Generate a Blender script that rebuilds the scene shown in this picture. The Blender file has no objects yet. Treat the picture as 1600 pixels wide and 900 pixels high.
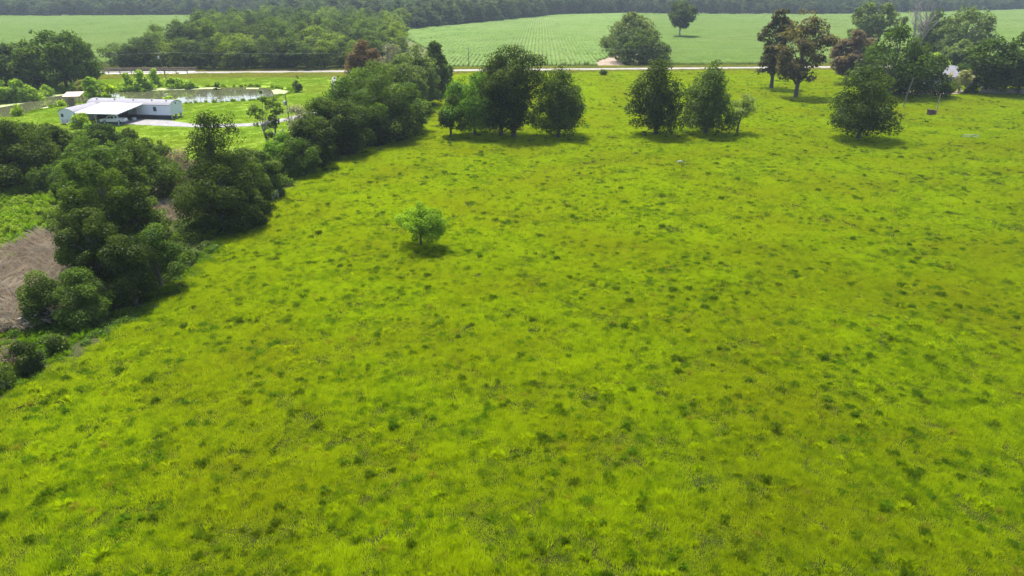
import bpy, math, random
import numpy as np

# ------------------------------------------------------------------ camera, sky, sun, exposure
SC = bpy.context.scene
COL = SC.collection
R = math.radians
cam_d = bpy.data.cameras.new('camera'); cam = bpy.data.objects.new('camera', cam_d); COL.objects.link(cam)
cam.location = (0, 0, 30); cam.rotation_euler = (R(90 - 24), 0, 0)
cam_d.sensor_width = 36; cam_d.lens = 24; cam_d.clip_end = 9000
SC.camera = cam

SUN_EL, SUN_AZ = 66, -24            # sun behind the scene, a little to the left (azimuth from +Y towards +X)
w = bpy.data.worlds.new('World'); SC.world = w; w.use_nodes = True
nt = w.node_tree
sky = nt.nodes.new('ShaderNodeTexSky'); sky.sky_type = 'NISHITA'; sky.sun_disc = False
sky.sun_elevation = R(SUN_EL); sky.sun_rotation = R(SUN_AZ); sky.dust_density = 3.0; sky.air_density = 1.0; sky.ozone_density = 1.0
nt.links.new(sky.outputs[0], nt.nodes['Background'].inputs[0]); nt.nodes['Background'].inputs[1].default_value = 0.13
sd = bpy.data.lights.new('sun', 'SUN'); sun = bpy.data.objects.new('sun', sd); COL.objects.link(sun)
sd.energy = 4.2; sd.angle = R(1.6); sd.color = (1.0, 0.95, 0.86)
sun.location = (-60, 150, 200)
sun.rotation_euler = (R(SUN_EL - 90), 0, R(-SUN_AZ))     # local -Z looks down and back towards the camera
SC.view_settings.view_transform = 'Standard'; SC.view_settings.look = 'None'
SC.view_settings.exposure = 1.32; SC.view_settings.gamma = 1.0
cy = SC.cycles
cy.max_bounces = 6; cy.diffuse_bounces = 3; cy.glossy_bounces = 2; cy.transmission_bounces = 3; cy.volume_bounces = 0; cy.transparent_max_bounces = 4
cy.caustics_reflective = False; cy.caustics_refractive = False; cy.use_denoising = True

# ------------------------------------------------------------------ measured tables (metres)
TREES = [
    ('slim', -13.1, 147.1, 8.6, 3.53, 'green', 'slim young tree at the left end of the pasture clump of five'),
    ('round', -8.0, 148.5, 13.3, 6.67, 'bright', 'bright green broad tree second from left in the pasture clump'),
    ('round', -2.3, 147.8, 17.2, 6.20, 'dark', 'dark tree in the middle of the pasture clump, left of the tallest'),
    ('tall', 0.3, 147.1, 18.8, 6.56, 'dark', 'tallest dark tree in the middle of the pasture clump'),
    ('egg', 9.9, 147.1, 14.8, 5.79, 'olive', 'dull green tree standing at the right end of the pasture clump'),
    ('egg', 31.2, 149.2, 17.0, 5.98, 'dark', 'dark columnar pasture tree, the left of a touching pair'),
    ('egg', 42.4, 150.6, 15.8, 6.04, 'mid', 'columnar pasture tree with visible trunk, the right of a touching pair'),
    ('sapling', 49.3, 150.6, 8.5, 3.05, 'pale', 'thin leaning sapling with sparse leaves right of the pair of trees'),
    ('cone', 73.3, 145.1, 16.2, 7.16, 'dark', 'dark conical tree with wide skirt standing alone at right of pasture'),
    ('round3', -11.3, 79.5, 5.6, 3.14, 'bush', 'small round bright green tree standing alone in mid pasture'),
    ('cypress', 81.6, 222.0, 23.5, 5.72, 'brown2', 'slender brownish cypress, the left and thinner of the two'),
    ('cypress', 82.2, 203.4, 23.9, 7.60, 'brown', 'large brownish cypress with bare lower trunk and layered limbs'),
    ('cypress2', 109.9, 232.6, 16.8, 6.43, 'red', 'reddish brown tree behind the lone conical pasture tree'),
    ('round', 110.4, 205.9, 20.1, 10.85, 'dark2', 'tall dark tree left of the white house'),
    ('round2', 119.3, 207.1, 14.4, 8.56, 'dark', 'lower dark tree touching the left side of the white house'),
    ('round', 141.8, 211.0, 16.4, 7.94, 'dark2', 'dark broad tree right of the white house behind the board fence'),
    ('round', 150.9, 209.7, 19.1, 11.06, 'dark2', 'largest dark tree at the right edge behind the board fence'),
    ('open', 134.7, 212.3, 6.8, 4.42, 'pink', 'small thin pinkish green tree in front of the white house'),
    ('shrub', 137.6, 211.0, 2.2, 1.73, 'mid', 'low green shrub at the left end of the board fence'),
    ('bush', 108.0, 203.4, 2.0, 2.22, 'bright', 'yellow green shrub at the right foot of the lone conical tree'),
    ('round', 167.2, 266.7, 11.3, 8.32, 'grey', 'grey green tree rising right behind the white house'),
    ('bush', 153.3, 258.8, 7.5, 6.02, 'lime', 'pale lime bush just behind the white house roof'),
    ('round', 196.6, 314.6, 22.3, 11.62, 'grey', 'large pale grey green tree far behind the white house'),
    ('open', 175.9, 352.1, 22.5, 11.73, 'grey', 'tall airy tree with open crown left of the bare grey tree'),
    ('dead', 182.6, 326.2, 25.7, 8.29, 'dead', 'bare grey dead tree behind the dark trees at right'),
    ('round2', 196.6, 338.7, 20.1, 8.34, 'mid', 'green tree just right of the bare grey dead tree'),
    ('shrub', 176.4, 366.6, 13.0, 7.43, 'grey', 'small grey green tree at the foot of the tall airy tree'),
    ('round2', 52.5, 296.1, 13.6, 12.33, 'blue', 'broad dark tree at the road edge of the crop field, front of two'),
    ('round2', 55.8, 338.7, 18.5, 12.81, 'blue2', 'taller pale topped tree behind the broad roadside tree'),
    ('vase', 102.5, 443.6, 20.9, 9.68, 'blue', 'lone tree with pale trunk standing in the middle of crop field'),
    ('shrub', 33.1, 254.9, 2.4, 1.49, 'mid', 'tiny round shrub on the near verge of the road'),
    ('shrub', -45.0, 58.9, 5.4, 1.98, 'olive', 'small yellow tipped bush at near end of hedgerow beside the post'),
    ('shrub', -41.4, 59.4, 5.3, 2.67, 'green', 'rounded fresh green bush beside the yellow tipped one at hedgerow end'),
    ('round2', -39.9, 90.3, 15.1, 4.81, 'dark', 'tallest dark tree in the hedgerow in front of driveway bend'),
    ('round', -38.4, 86.8, 9.5, 5.25, 'dark', 'dark round tree at the foot of the tallest hedgerow tree'),
    ('shrub', -37.2, 94.7, 9.1, 3.36, 'olive', 'loose olive shrub right of the tallest hedgerow tree'),
    ('round', -54.4, 98.5, 9.7, 4.84, 'olive', 'mid green tree behind the near hedgerow clump'),
    ('round', -64.9, 104.7, 8.8, 4.67, 'green', 'green tree at left behind the near hedgerow clump'),
    ('round2', -78.3, 107.6, 10.8, 6.35, 'dark', 'dark broad tree at the left edge above the weed thicket'),
    ('round', -84.1, 106.1, 10.5, 5.42, 'dark', 'dark tree cut by the left edge above the weed thicket'),
    ('round2', -78.0, 117.5, 8.0, 4.81, 'olive', 'olive tree between dark left trees and the carport'),
    ('shrub', -76.7, 129.2, 6.3, 4.35, 'green', 'rounded shrub on the lawn edge below the carport'),
    ('shrub', -73.9, 132.5, 4.9, 1.55, 'dark', 'narrow dark shrub on the lawn edge below the truck'),
    ('shrub', -63.4, 120.3, 5.5, 3.57, 'olive', 'pale shrub at lawn edge left of the bare purplish shrub'),
    ('bare', -51.3, 104.7, 7.3, 2.89, 'purple', 'bare purplish grey shrub left of the tallest hedgerow tree'),
    ('open', -45.1, 128.2, 12.5, 2.79, 'mid', 'thin crooked tree with grey stems beside the utility pole'),
    ('shrub', -40.3, 120.3, 6.4, 4.19, 'bright', 'fresh green shrub at foot of the thin crooked tree'),
    ('bare2', -38.9, 126.1, 10.0, 4.06, 'greyshrub', 'grey twiggy shrub right of the utility pole'),
    ('round', -35.3, 129.8, 11.1, 5.96, 'olive', 'olive tree right of the grey twiggy shrub'),
    ('round2', -32.7, 138.3, 13.7, 7.82, 'green', 'green tree in the tall hedgerow clump left of its largest'),
    ('round2', -27.8, 145.8, 16.1, 9.26, 'mid', 'largest tree of the tall hedgerow clump at pasture corner'),
    ('round', -22.8, 152.7, 10.7, 4.42, 'green', 'low branching tree at pasture corner of the hedgerow'),
    ('round', -37.4, 168.4, 12.2, 5.98, 'green', 'tree at back left of the tall hedgerow clump'),
    ('round', -27.8, 175.6, 14.4, 6.92, 'grey', 'pale green tree behind the largest hedgerow tree'),
    ('round2', -25.2, 189.6, 15.8, 6.66, 'grey', 'pale green tree toward the road end of the hedgerow'),
    ('round2', -22.2, 205.9, 15.2, 4.53, 'mid', 'narrow tree last in the hedgerow before the road'),
    ('round', -22.4, 224.9, 9.7, 3.84, 'mid', 'small tree at the road end of the hedgerow'),
    ('round2', -43.3, 208.4, 15.6, 6.08, 'rust', 'rust brown tree behind the tall hedgerow clump'),
    ('bare', -36.1, 211.0, 14.5, 5.11, 'greyshrub', 'pale grey bare tree right of the rust brown tree'),
    ('shrub', -36.1, 88.9, 7.1, 2.80, 'dark', 'dark shrub at the right foot of the tallest hedgerow tree'),
    ('shrub', -37.9, 102.5, 7.0, 2.64, 'olive', 'olive shrub behind the fence corner brace'),
    ('shrub', -36.3, 114.9, 6.4, 3.91, 'green', 'green shrub on the pasture side below the grey twiggy shrub'),
    ('round', -35.3, 120.3, 8.8, 4.17, 'dark', 'dark tree on the pasture side right of the fence corner'),
    ('round', -32.0, 130.3, 10.3, 5.57, 'dark', 'dark low tree on the pasture side of the tall hedgerow clump'),
    ('round', -26.5, 143.2, 9.1, 6.35, 'dark', 'dark low tree under the largest hedgerow tree'),
    ('shrub', -63.8, 112.4, 7.1, 3.67, 'green', 'rounded green shrub left of the bare purplish shrub'),
    ('round', -87.8, 125.1, 7.3, 6.04, 'olive', 'olive tree above the dark left trees near the lawn'),
    ('shrub', -82.7, 130.3, 4.6, 4.76, 'green', 'leafy shrub at lawn edge below the left end of carport'),
    ('round', -95.5, 128.2, 6.7, 5.64, 'green', 'green tree at the left edge just below the lawn'),
    ('shrub', -71.6, 104.7, 4.9, 3.91, 'green', 'green shrub at the top edge of the weed thicket'),
    ('bare2', -57.9, 83.2, 3.6, 1.85, 'olive', 'thin stalky shrub standing in the weed thicket'),
    ('column', -38.7, 63.5, 7.4, 2.58, 'dark', 'foremost dark upright tree on the pasture side of near hedgerow clump'),
    ('tall', -42.9, 65.1, 9.9, 2.68, 'dark', 'dark upright tree above the two bushes at hedgerow end'),
    ('slim', -38.1, 67.7, 7.0, 2.45, 'green', 'small upright tree at right front of the near hedgerow clump'),
    ('round2', -47.0, 69.5, 10.6, 2.41, 'olive', 'olive tree at left of near hedgerow clump above the dead stalks'),
    ('tall', -44.8, 72.1, 12.9, 2.97, 'olive', 'tallest olive topped tree of the near hedgerow clump'),
    ('column', -41.3, 72.8, 10.0, 2.66, 'dark', 'dark upright tree in the middle of near hedgerow clump'),
    ('tall', -51.4, 78.6, 11.6, 2.83, 'green', 'green tree at back left of near hedgerow clump'),
    ('column', -48.6, 83.7, 11.2, 3.16, 'olive', 'olive tree at the back of near hedgerow clump'),
    ('shrub', -40.7, 50.0, 2.8, 1.29, 'dark', 'dark low shrub at the left edge below the weathered post'),
    ('bare2', -41.3, 47.6, 2.3, 1.04, 'olive', 'brownish twiggy shrub cut by the left edge at hedgerow end'),
    ('shrub', -40.6, 53.6, 1.8, 1.14, 'olive', 'small olive shrub in the weeds right of the dark low shrub'),
    ('bare2', -43.5, 51.5, 1.6, 1.27, 'purple', 'brownish dead shrub in the weeds at the left edge'),
    ('round2', -154.8, 217.8, 14.7, 8.20, 'blue', 'dark tree at the left edge beyond the pond'),
    ('round', -146.1, 217.8, 15.5, 8.38, 'mid', 'broad tree second from left edge beyond the pond'),
    ('round2', -142.0, 224.9, 17.4, 9.24, 'green', 'largest tree left of the field gap beyond the pond'),
    ('round', -140.5, 232.6, 15.2, 5.19, 'mid', 'tree at right end of the left clump beside the field gap'),
    ('round2', -164.3, 215.0, 14.2, 8.68, 'blue', 'tree beyond the left edge past the pond'),
    ('willow', -142.2, 196.3, 5.9, 3.57, 'lime', 'pale willow shrub at far left of pond bank'),
    ('willow', -139.2, 198.6, 6.3, 3.79, 'lime', 'tallest pale willow shrub on the left pond bank'),
    ('willow', -137.3, 201.0, 4.3, 2.92, 'lime', 'pale willow shrub at right end of the left bank row'),
    ('willow', -138.1, 208.4, 3.3, 2.27, 'lime', 'small pointed willow alone on far left pond bank'),
    ('shrub', -123.7, 173.8, 3.0, 1.52, 'yellow', 'yellow green bush on near left bank of pond'),
    ('shrub', -121.7, 188.5, 1.7, 1.04, 'yellow', 'tiny yellow bush on near pond bank left of the shelter'),
    ('willow', -131.0, 215.0, 4.9, 1.95, 'tan', 'brownish pointed shrub above the shelter roof'),
    ('shrub', -134.4, 217.8, 2.5, 2.57, 'lime', 'low lime shrub left of the brownish pointed shrub'),
    ('willow', -116.3, 196.3, 7.2, 3.21, 'lime', 'large pale willow right of the shelter behind the home'),
    ('willow', -112.9, 196.3, 5.2, 2.32, 'yellow', 'yellow green willow right of the large pale willow'),
    ('willow', -122.2, 220.6, 2.9, 1.60, 'lime', 'small willow on far pond bank left of the tall ones'),
    ('willow', -119.8, 220.6, 6.1, 3.39, 'lime', 'willow on far pond bank, left of three tall ones'),
    ('willow', -115.4, 220.6, 7.1, 3.78, 'lime', 'tallest willow on the far pond bank'),
    ('willow', -114.7, 227.9, 5.5, 1.85, 'lime', 'narrow willow on far pond bank just left of utility pole'),
    ('shrub', -106.9, 224.9, 3.7, 2.85, 'lime', 'rounded willow on far pond bank right of utility pole'),
    ('shrub', -102.7, 224.9, 3.1, 2.65, 'lime', 'rightmost rounded willow on the far pond bank'),
    ('shrub', -96.6, 196.3, 3.1, 1.43, 'yellow', 'yellow bush showing above the home roof'),
    ('shrub', -94.3, 196.3, 1.7, 1.43, 'yellow', 'low yellow bush behind the right end of home roof'),
    ('shrub', -92.9, 222.0, 3.1, 1.00, 'mid', 'small dark shrub on far pond bank right of the willows'),
    ('willow', -64.9, 213.6, 4.7, 1.35, 'mid', 'small upright tree at right end of the pond'),
    ('shrub', -98.1, 157.1, 3.4, 1.89, 'yellow', 'bright yellow green bush in front of the carport'),
    ('shrub', -94.7, 154.1, 1.7, 1.15, 'lime', 'low yellow green bush in front of the carport posts'),
]
POND = [(-131.1, 168.7), (-127.2, 172.2), (-123.8, 173.1), (-124.1, 177.7), (-123.8, 183.5), (-123.6, 189.7), (-121.5, 194.6), (-117.4, 197.4), (-107.8, 196.3), (-90.4, 193.5), (-81.5, 195.7), (-72.9, 199.1), (-70.0, 204.5), (-67.6, 212.1), (-68.1, 218.9), (-75.5, 224.6), (-82.6, 227.6), (-97.0, 227.6), (-106.7, 226.1), (-122.4, 224.6), (-128.2, 220.3), (-134.9, 214.8), (-139.8, 207.0), (-140.7, 191.8), (-144.7, 187.6)]
PAD = [(-96.4, 159.8), (-90.0, 161.4), (-83.1, 159.8), (-73.3, 157.9), (-66.6, 157.5), (-60.5, 159.0), (-56.3, 161.8), (-53.5, 166.3), (-51.3, 171.1), (-49.3, 178.4), (-49.7, 194.0), (-55.0, 219.2), (-64.8, 262.7), (-66.2, 262.7), (-56.4, 219.2), (-51.7, 196.3), (-51.6, 182.4), (-53.4, 175.6), (-55.0, 170.2), (-58.2, 165.5), (-61.8, 162.6), (-68.3, 161.8), (-75.2, 162.2), (-80.4, 165.1), (-83.8, 167.6), (-90.5, 167.6), (-92.7, 166.7), (-99.3, 165.1)]
BROWN = [(-61.3, 71.9), (-58.4, 71.9), (-59.4, 78.0), (-59.4, 85.0), (-55.1, 81.3), (-48.4, 70.9), (-44.9, 62.6), (-45.9, 59.0), (-48.2, 57.0), (-50.2, 56.4)]
WEED = [(-89.7, 108.4), (-84.8, 110.4), (-77.2, 108.4), (-69.7, 104.7), (-60.7, 91.7), (-56.0, 82.5), (-58.6, 79.1), (-58.4, 71.9), (-62.1, 70.9)]
MARGIN = [(-42.5, 44.3), (-50.9, 55.7), (-48.7, 57.7), (-46.9, 59.7), (-41.5, 59.0), (-38.8, 59.7), (-37.8, 65.4), (-37.8, 74.8), (-38.3, 88.4), (-38.4, 104.7), (-35.9, 100.5), (-35.6, 83.2), (-35.4, 70.9), (-35.8, 62.6), (-37.4, 57.0), (-39.1, 52.8), (-39.5, 49.0), (-40.7, 46.1)]
DIRT = [(34.7, 286.4), (34.5, 301.2), (42.5, 317.4), (47.4, 332.4), (48.9, 326.2), (44.4, 306.4), (46.4, 296.1), (44.9, 286.4)]
YARD = [(113.3, 209.0), (121.9, 209.0), (130.5, 209.0), (138.2, 212.3), (141.5, 217.8), (125.9, 216.4), (116.4, 215.0)]
ALGAE = [[(-137.8, 187.6), (-135.5, 197.4), (-137.4, 200.9), (-140.3, 191.3)],
    [(-137.6, 202.1), (-133.3, 211.5), (-134.3, 213.7), (-139.8, 207.0)],
    [(-115.0, 218.9), (-106.4, 221.0), (-92.5, 223.9), (-94.8, 227.1), (-106.6, 225.8), (-117.6, 224.0)],
    [(-84.1, 223.1), (-80.1, 223.1), (-81.0, 226.1), (-85.2, 226.1)],
    [(-71.9, 212.1), (-68.0, 212.1), (-68.3, 218.2), (-74.6, 223.1), (-75.3, 220.3)],
    [(-125.5, 185.0), (-123.9, 190.7), (-125.2, 192.4), (-126.3, 187.0)]]

# ------------------------------------------------------------------ small helpers
rng = np.random.default_rng(7)
random.seed(7)

def tag(o, label=None, cat=None, group=None, kind=None):
    if label: o['label'] = label
    if cat: o['category'] = cat
    if group: o['group'] = group
    if kind: o['kind'] = kind
    return o

def empty(name, loc=(0, 0, 0), rz=0.0):
    o = bpy.data.objects.new(name, None); COL.objects.link(o)
    o.location = loc; o.rotation_euler = (0, 0, rz); o.empty_display_size = 0.3
    return o

def np_mesh(name, verts, faces, mats=None, smooth=False, attrs=None):
    """verts (N,3) array, faces (M,k) array with one k"""
    me = bpy.data.meshes.new(name)
    v = np.asarray(verts, np.float32); f = np.asarray(faces, np.int32)
    k = f.shape[1]
    me.vertices.add(len(v)); me.vertices.foreach_set('co', v.ravel())
    me.loops.add(f.size); me.loops.foreach_set('vertex_index', f.ravel())
    me.polygons.add(len(f)); me.polygons.foreach_set('loop_start', np.arange(0, f.size, k, dtype=np.int32))
    me.polygons.foreach_set('loop_total', np.full(len(f), k, np.int32))
    if smooth: me.polygons.foreach_set('use_smooth', np.ones(len(f), bool))
    for an, (dom, typ, arr) in (attrs or {}).items():
        a = me.attributes.new(an, typ, dom)
        a.data.foreach_set('value' if typ in ('FLOAT', 'INT') else ('color' if 'COLOR' in typ else 'vector'), np.asarray(arr).ravel())
    me.update(calc_edges=True)
    for m in (mats or []): me.materials.append(m)
    return me

def link(name, me, parent=None):
    o = bpy.data.objects.new(name, me); COL.objects.link(o)
    if parent is not None: o.parent = parent
    return o

class MB:
    """collects boxes, tubes and polygons into one mesh"""
    def __init__(s): s.v = []; s.f = []; s.sm = []
    def add(s, vs, fs, smooth=False):
        b = len(s.v); s.v += [tuple(map(float, p)) for p in vs]
        for f in fs: s.f.append(tuple(b + i for i in f)); s.sm.append(smooth)
        return s
    def box(s, c, d, rz=0.0, taper=1.0):
        cx, cy_, cz = c; x, y, z = d[0] / 2, d[1] / 2, d[2] / 2
        ca, sa = math.cos(rz), math.sin(rz); vs = []
        for dz, k in ((-z, 1.0), (z, taper)):
            for dx, dy in ((-x, -y), (x, -y), (x, y), (-x, y)):
                vs.append((cx + ca * dx * k - sa * dy * k, cy_ + sa * dx * k + ca * dy * k, cz + dz))
        return s.add(vs, [(3, 2, 1, 0), (4, 5, 6, 7), (0, 1, 5, 4), (1, 2, 6, 5), (2, 3, 7, 6), (3, 0, 4, 7)])
    def prism(s, prof, x0, x1, axis='x'):
        """extrude a closed profile of (a,b) pairs along an axis"""
        n = len(prof)
        def P(a, b, t): return (t, a, b) if axis == 'x' else ((a, t, b) if axis == 'y' else (a, b, t))
        vs = [P(a, b, x0) for a, b in prof] + [P(a, b, x1) for a, b in prof]
        fs = [tuple(range(n - 1, -1, -1)), tuple(range(n, 2 * n))] + [(i, (i + 1) % n, n + (i + 1) % n, n + i) for i in range(n)]
        return s.add(vs, fs)
    def tube(s, pts, rad, n=6, cap=True):
        pts = [np.array(p, float) for p in pts]; rings = []
        for i, p in enumerate(pts):
            d = pts[min(i + 1, len(pts) - 1)] - pts[max(i - 1, 0)]; d /= (np.linalg.norm(d) + 1e-9)
            a = np.cross(d, (0, 0, 1.0)) if abs(d[2]) < 0.95 else np.cross(d, (1.0, 0, 0)); a /= np.linalg.norm(a); b = np.cross(d, a)
            rings.append([p + rad[i] * (math.cos(2 * math.pi * k / n) * a + math.sin(2 * math.pi * k / n) * b) for k in range(n)])
        vs = [q for r_ in rings for q in r_]; fs = []
        for i in range(len(rings) - 1):
            for k in range(n): fs.append((i * n + k, i * n + (k + 1) % n, (i + 1) * n + (k + 1) % n, (i + 1) * n + k))
        s.add(vs, fs, True)
        if cap:
            s.add(rings[-1], [tuple(range(n))]); s.add(rings[0], [tuple(range(n - 1, -1, -1))])
        return s
    def build(s, name, mat, parent=None):
        me = bpy.data.meshes.new(name); me.from_pydata(s.v, [], s.f); me.update()
        me.polygons.foreach_set('use_smooth', np.array(s.sm, bool))
        import bmesh
        b = bmesh.new(); b.from_mesh(me); bmesh.ops.recalc_face_normals(b, faces=b.faces); b.to_mesh(me); b.free()
        me.materials.append(mat)
        return link(name, me, parent)

# value noise in numpy, tile-free enough for this field
_tab = np.random.default_rng(3).random((256, 256))
def vnoise(x, y, s, seed=0):
    x = np.asarray(x, float) / s + 37.3 * seed + 1000; y = np.asarray(y, float) / s + 11.7 * seed + 1000
    i = np.floor(x).astype(int); j = np.floor(y).astype(int); u = x - i; v = y - j
    u = u * u * (3 - 2 * u); v = v * v * (3 - 2 * v)
    g = lambda a, b: _tab[a % 256, b % 256]
    return (g(i, j) * (1 - u) + g(i + 1, j) * u) * (1 - v) + (g(i, j + 1) * (1 - u) + g(i + 1, j + 1) * u) * v

def inside(poly, x, y):
    x = np.asarray(x, float); y = np.asarray(y, float); r = np.zeros(np.broadcast(x, y).shape, bool)
    n = len(poly)
    for k in range(n):
        (x1, y1), (x2, y2) = poly[k], poly[(k + 1) % n]
        if y1 == y2: continue
        r ^= ((y1 > y) != (y2 > y)) & (x < (x2 - x1) * (y - y1) / (y2 - y1) + x1)
    return r

def edge_dist(poly, x, y):
    x = np.asarray(x, float); y = np.asarray(y, float); d = np.full(np.broadcast(x, y).shape, 1e9); n = len(poly)
    for k in range(n):
        (x1, y1), (x2, y2) = poly[k], poly[(k + 1) % n]
        L = (x2 - x1) ** 2 + (y2 - y1) ** 2 + 1e-9
        t = np.clip(((x - x1) * (x2 - x1) + (y - y1) * (y2 - y1)) / L, 0, 1)
        d = np.minimum(d, np.hypot(x - x1 - t * (x2 - x1), y - y1 - t * (y2 - y1)))
    return d

def sstep(a, b, x):
    t = np.clip((x - a) / (b - a), 0, 1); return t * t * (3 - 2 * t)

def road_y(x): return 272.0 + 0.075 * np.asarray(x, float)

def hedge_x(y):
    """pasture side of the hedgerow"""
    return np.interp(y, [0, 45, 60, 100, 119, 140, 157, 219, 265], [-42, -40.8, -36.5, -36, -34.5, -27, -22, -20.5, -20])

def pasture_mask(x, y):
    return sstep(-1.0, 2.0, x - hedge_x(y)) * (1 - sstep(258, 266, y - 0.075 * np.asarray(x, float)))

def height(x, y):
    x = np.asarray(x, float); y = np.asarray(y, float)
    m = pasture_mask(x, y)
    z = m * (0.22 * (vnoise(x, y, 26, 1) - 0.5) + 0.30 * (vnoise(x, y, 4.2, 2) - 0.5) + 0.34 * (vnoise(x, y, 2.4, 3) - 0.5))
    z = z + (1 - m) * 0.10 * (vnoise(x, y, 6, 4) - 0.5) * (1 - sstep(255, 265, y))
    near = (np.abs(x + 106) < 60) & (np.abs(y - 200) < 50)
    if near.any():
        d = edge_dist(POND, x, y); ins = inside(POND, x, y)
        z = np.where(near & ins, -0.35 - 1.0 * sstep(0, 3.0, d), np.where(near & (d < 3), z - 0.35 * (1 - sstep(0, 3.0, d)), z))
    return z

# ------------------------------------------------------------------ materials
MATS = {}
def new_mat(name):
    m = bpy.data.materials.new(name); m.use_nodes = True; nt = m.node_tree; nt.nodes.clear()
    out = nt.nodes.new('ShaderNodeOutputMaterial'); MATS[name] = m
    return m, nt, out

def nd(nt, typ, **kw):
    n = nt.nodes.new(typ)
    for k, v in kw.items(): setattr(n, k, v)
    return n

def plain(name, col, rough=0.6, metal=0.0, noise=0.18, nscale=3.0, bump=0.0, spec=0.4):
    """paint, wood, metal: base colour broken up by two noises"""
    m, nt, out = new_mat(name)
    p = nd(nt, 'ShaderNodeBsdfPrincipled'); p.inputs['Roughness'].default_value = rough; p.inputs['Metallic'].default_value = metal
    p.inputs['Specular IOR Level'].default_value = spec
    tc = nd(nt, 'ShaderNodeTexCoord'); nz = nd(nt, 'ShaderNodeTexNoise'); nz.inputs['Scale'].default_value = nscale; nz.inputs['Detail'].default_value = 6
    nt.links.new(tc.outputs['Object'], nz.inputs['Vector'])
    mp = nd(nt, 'ShaderNodeMapRange'); mp.inputs[1].default_value = 0.3; mp.inputs[2].default_value = 0.7
    mp.inputs[3].default_value = 1 - noise; mp.inputs[4].default_value = 1 + noise * 0.6
    nt.links.new(nz.outputs['Fac'], mp.inputs[0])
    vm = nd(nt, 'ShaderNodeVectorMath', operation='SCALE'); vm.inputs[0].default_value = col[:3]
    nt.links.new(mp.outputs[0], vm.inputs['Scale']); nt.links.new(vm.outputs[0], p.inputs['Base Color'])
    if bump:
        b = nd(nt, 'ShaderNodeBump'); b.inputs['Strength'].default_value = bump; b.inputs['Distance'].default_value = 0.03
        nt.links.new(nz.outputs['Fac'], b.inputs['Height']); nt.links.new(b.outputs[0], p.inputs['Normal'])
    nt.links.new(p.outputs[0], out.inputs[0])
    return m

def leaf_mat(name, dark, light, trans=0.45, tcol=(1.35, 1.45, 0.40), gloss=0.006, rnd=.35):
    """foliage: reflected plus transmitted light, tint per leaf clump and per plant"""
    m, nt, out = new_mat(name)
    at = nd(nt, 'ShaderNodeAttribute', attribute_name='tint')
    oi = nd(nt, 'ShaderNodeObjectInfo')
    ad = nd(nt, 'ShaderNodeMath', operation='MULTIPLY_ADD'); ad.inputs[1].default_value = rnd; ad.inputs[2].default_value = -rnd / 2
    nt.links.new(oi.outputs['Random'], ad.inputs[0])
    sm = nd(nt, 'ShaderNodeMath', operation='ADD', use_clamp=True)
    nt.links.new(at.outputs['Fac'], sm.inputs[0]); nt.links.new(ad.outputs[0], sm.inputs[1])
    mx = nd(nt, 'ShaderNodeMix', data_type='RGBA'); mx.inputs[6].default_value = (*dark, 1); mx.inputs[7].default_value = (*light, 1)
    nt.links.new(sm.outputs[0], mx.inputs[0])
    df = nd(nt, 'ShaderNodeBsdfDiffuse'); tr = nd(nt, 'ShaderNodeBsdfTranslucent'); gl = nd(nt, 'ShaderNodeBsdfGlossy')
    gl.inputs['Roughness'].default_value = 0.45; gl.inputs['Color'].default_value = (0.8, 0.85, 0.8, 1)
    nt.links.new(mx.outputs[2], df.inputs[0])
    vm = nd(nt, 'ShaderNodeVectorMath', operation='MULTIPLY'); vm.inputs[1].default_value = tcol
    nt.links.new(mx.outputs[2], vm.inputs[0]); nt.links.new(vm.outputs[0], tr.inputs[0])
    a = nd(nt, 'ShaderNodeMixShader'); a.inputs[0].default_value = trans
    nt.links.new(df.outputs[0], a.inputs[1]); nt.links.new(tr.outputs[0], a.inputs[2])
    b = nd(nt, 'ShaderNodeMixShader'); b.inputs[0].default_value = gloss
    nt.links.new(a.outputs[0], b.inputs[1]); nt.links.new(gl.outputs[0], b.inputs[2])
    nt.links.new(b.outputs[0], out.inputs[0])
    return m

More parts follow.
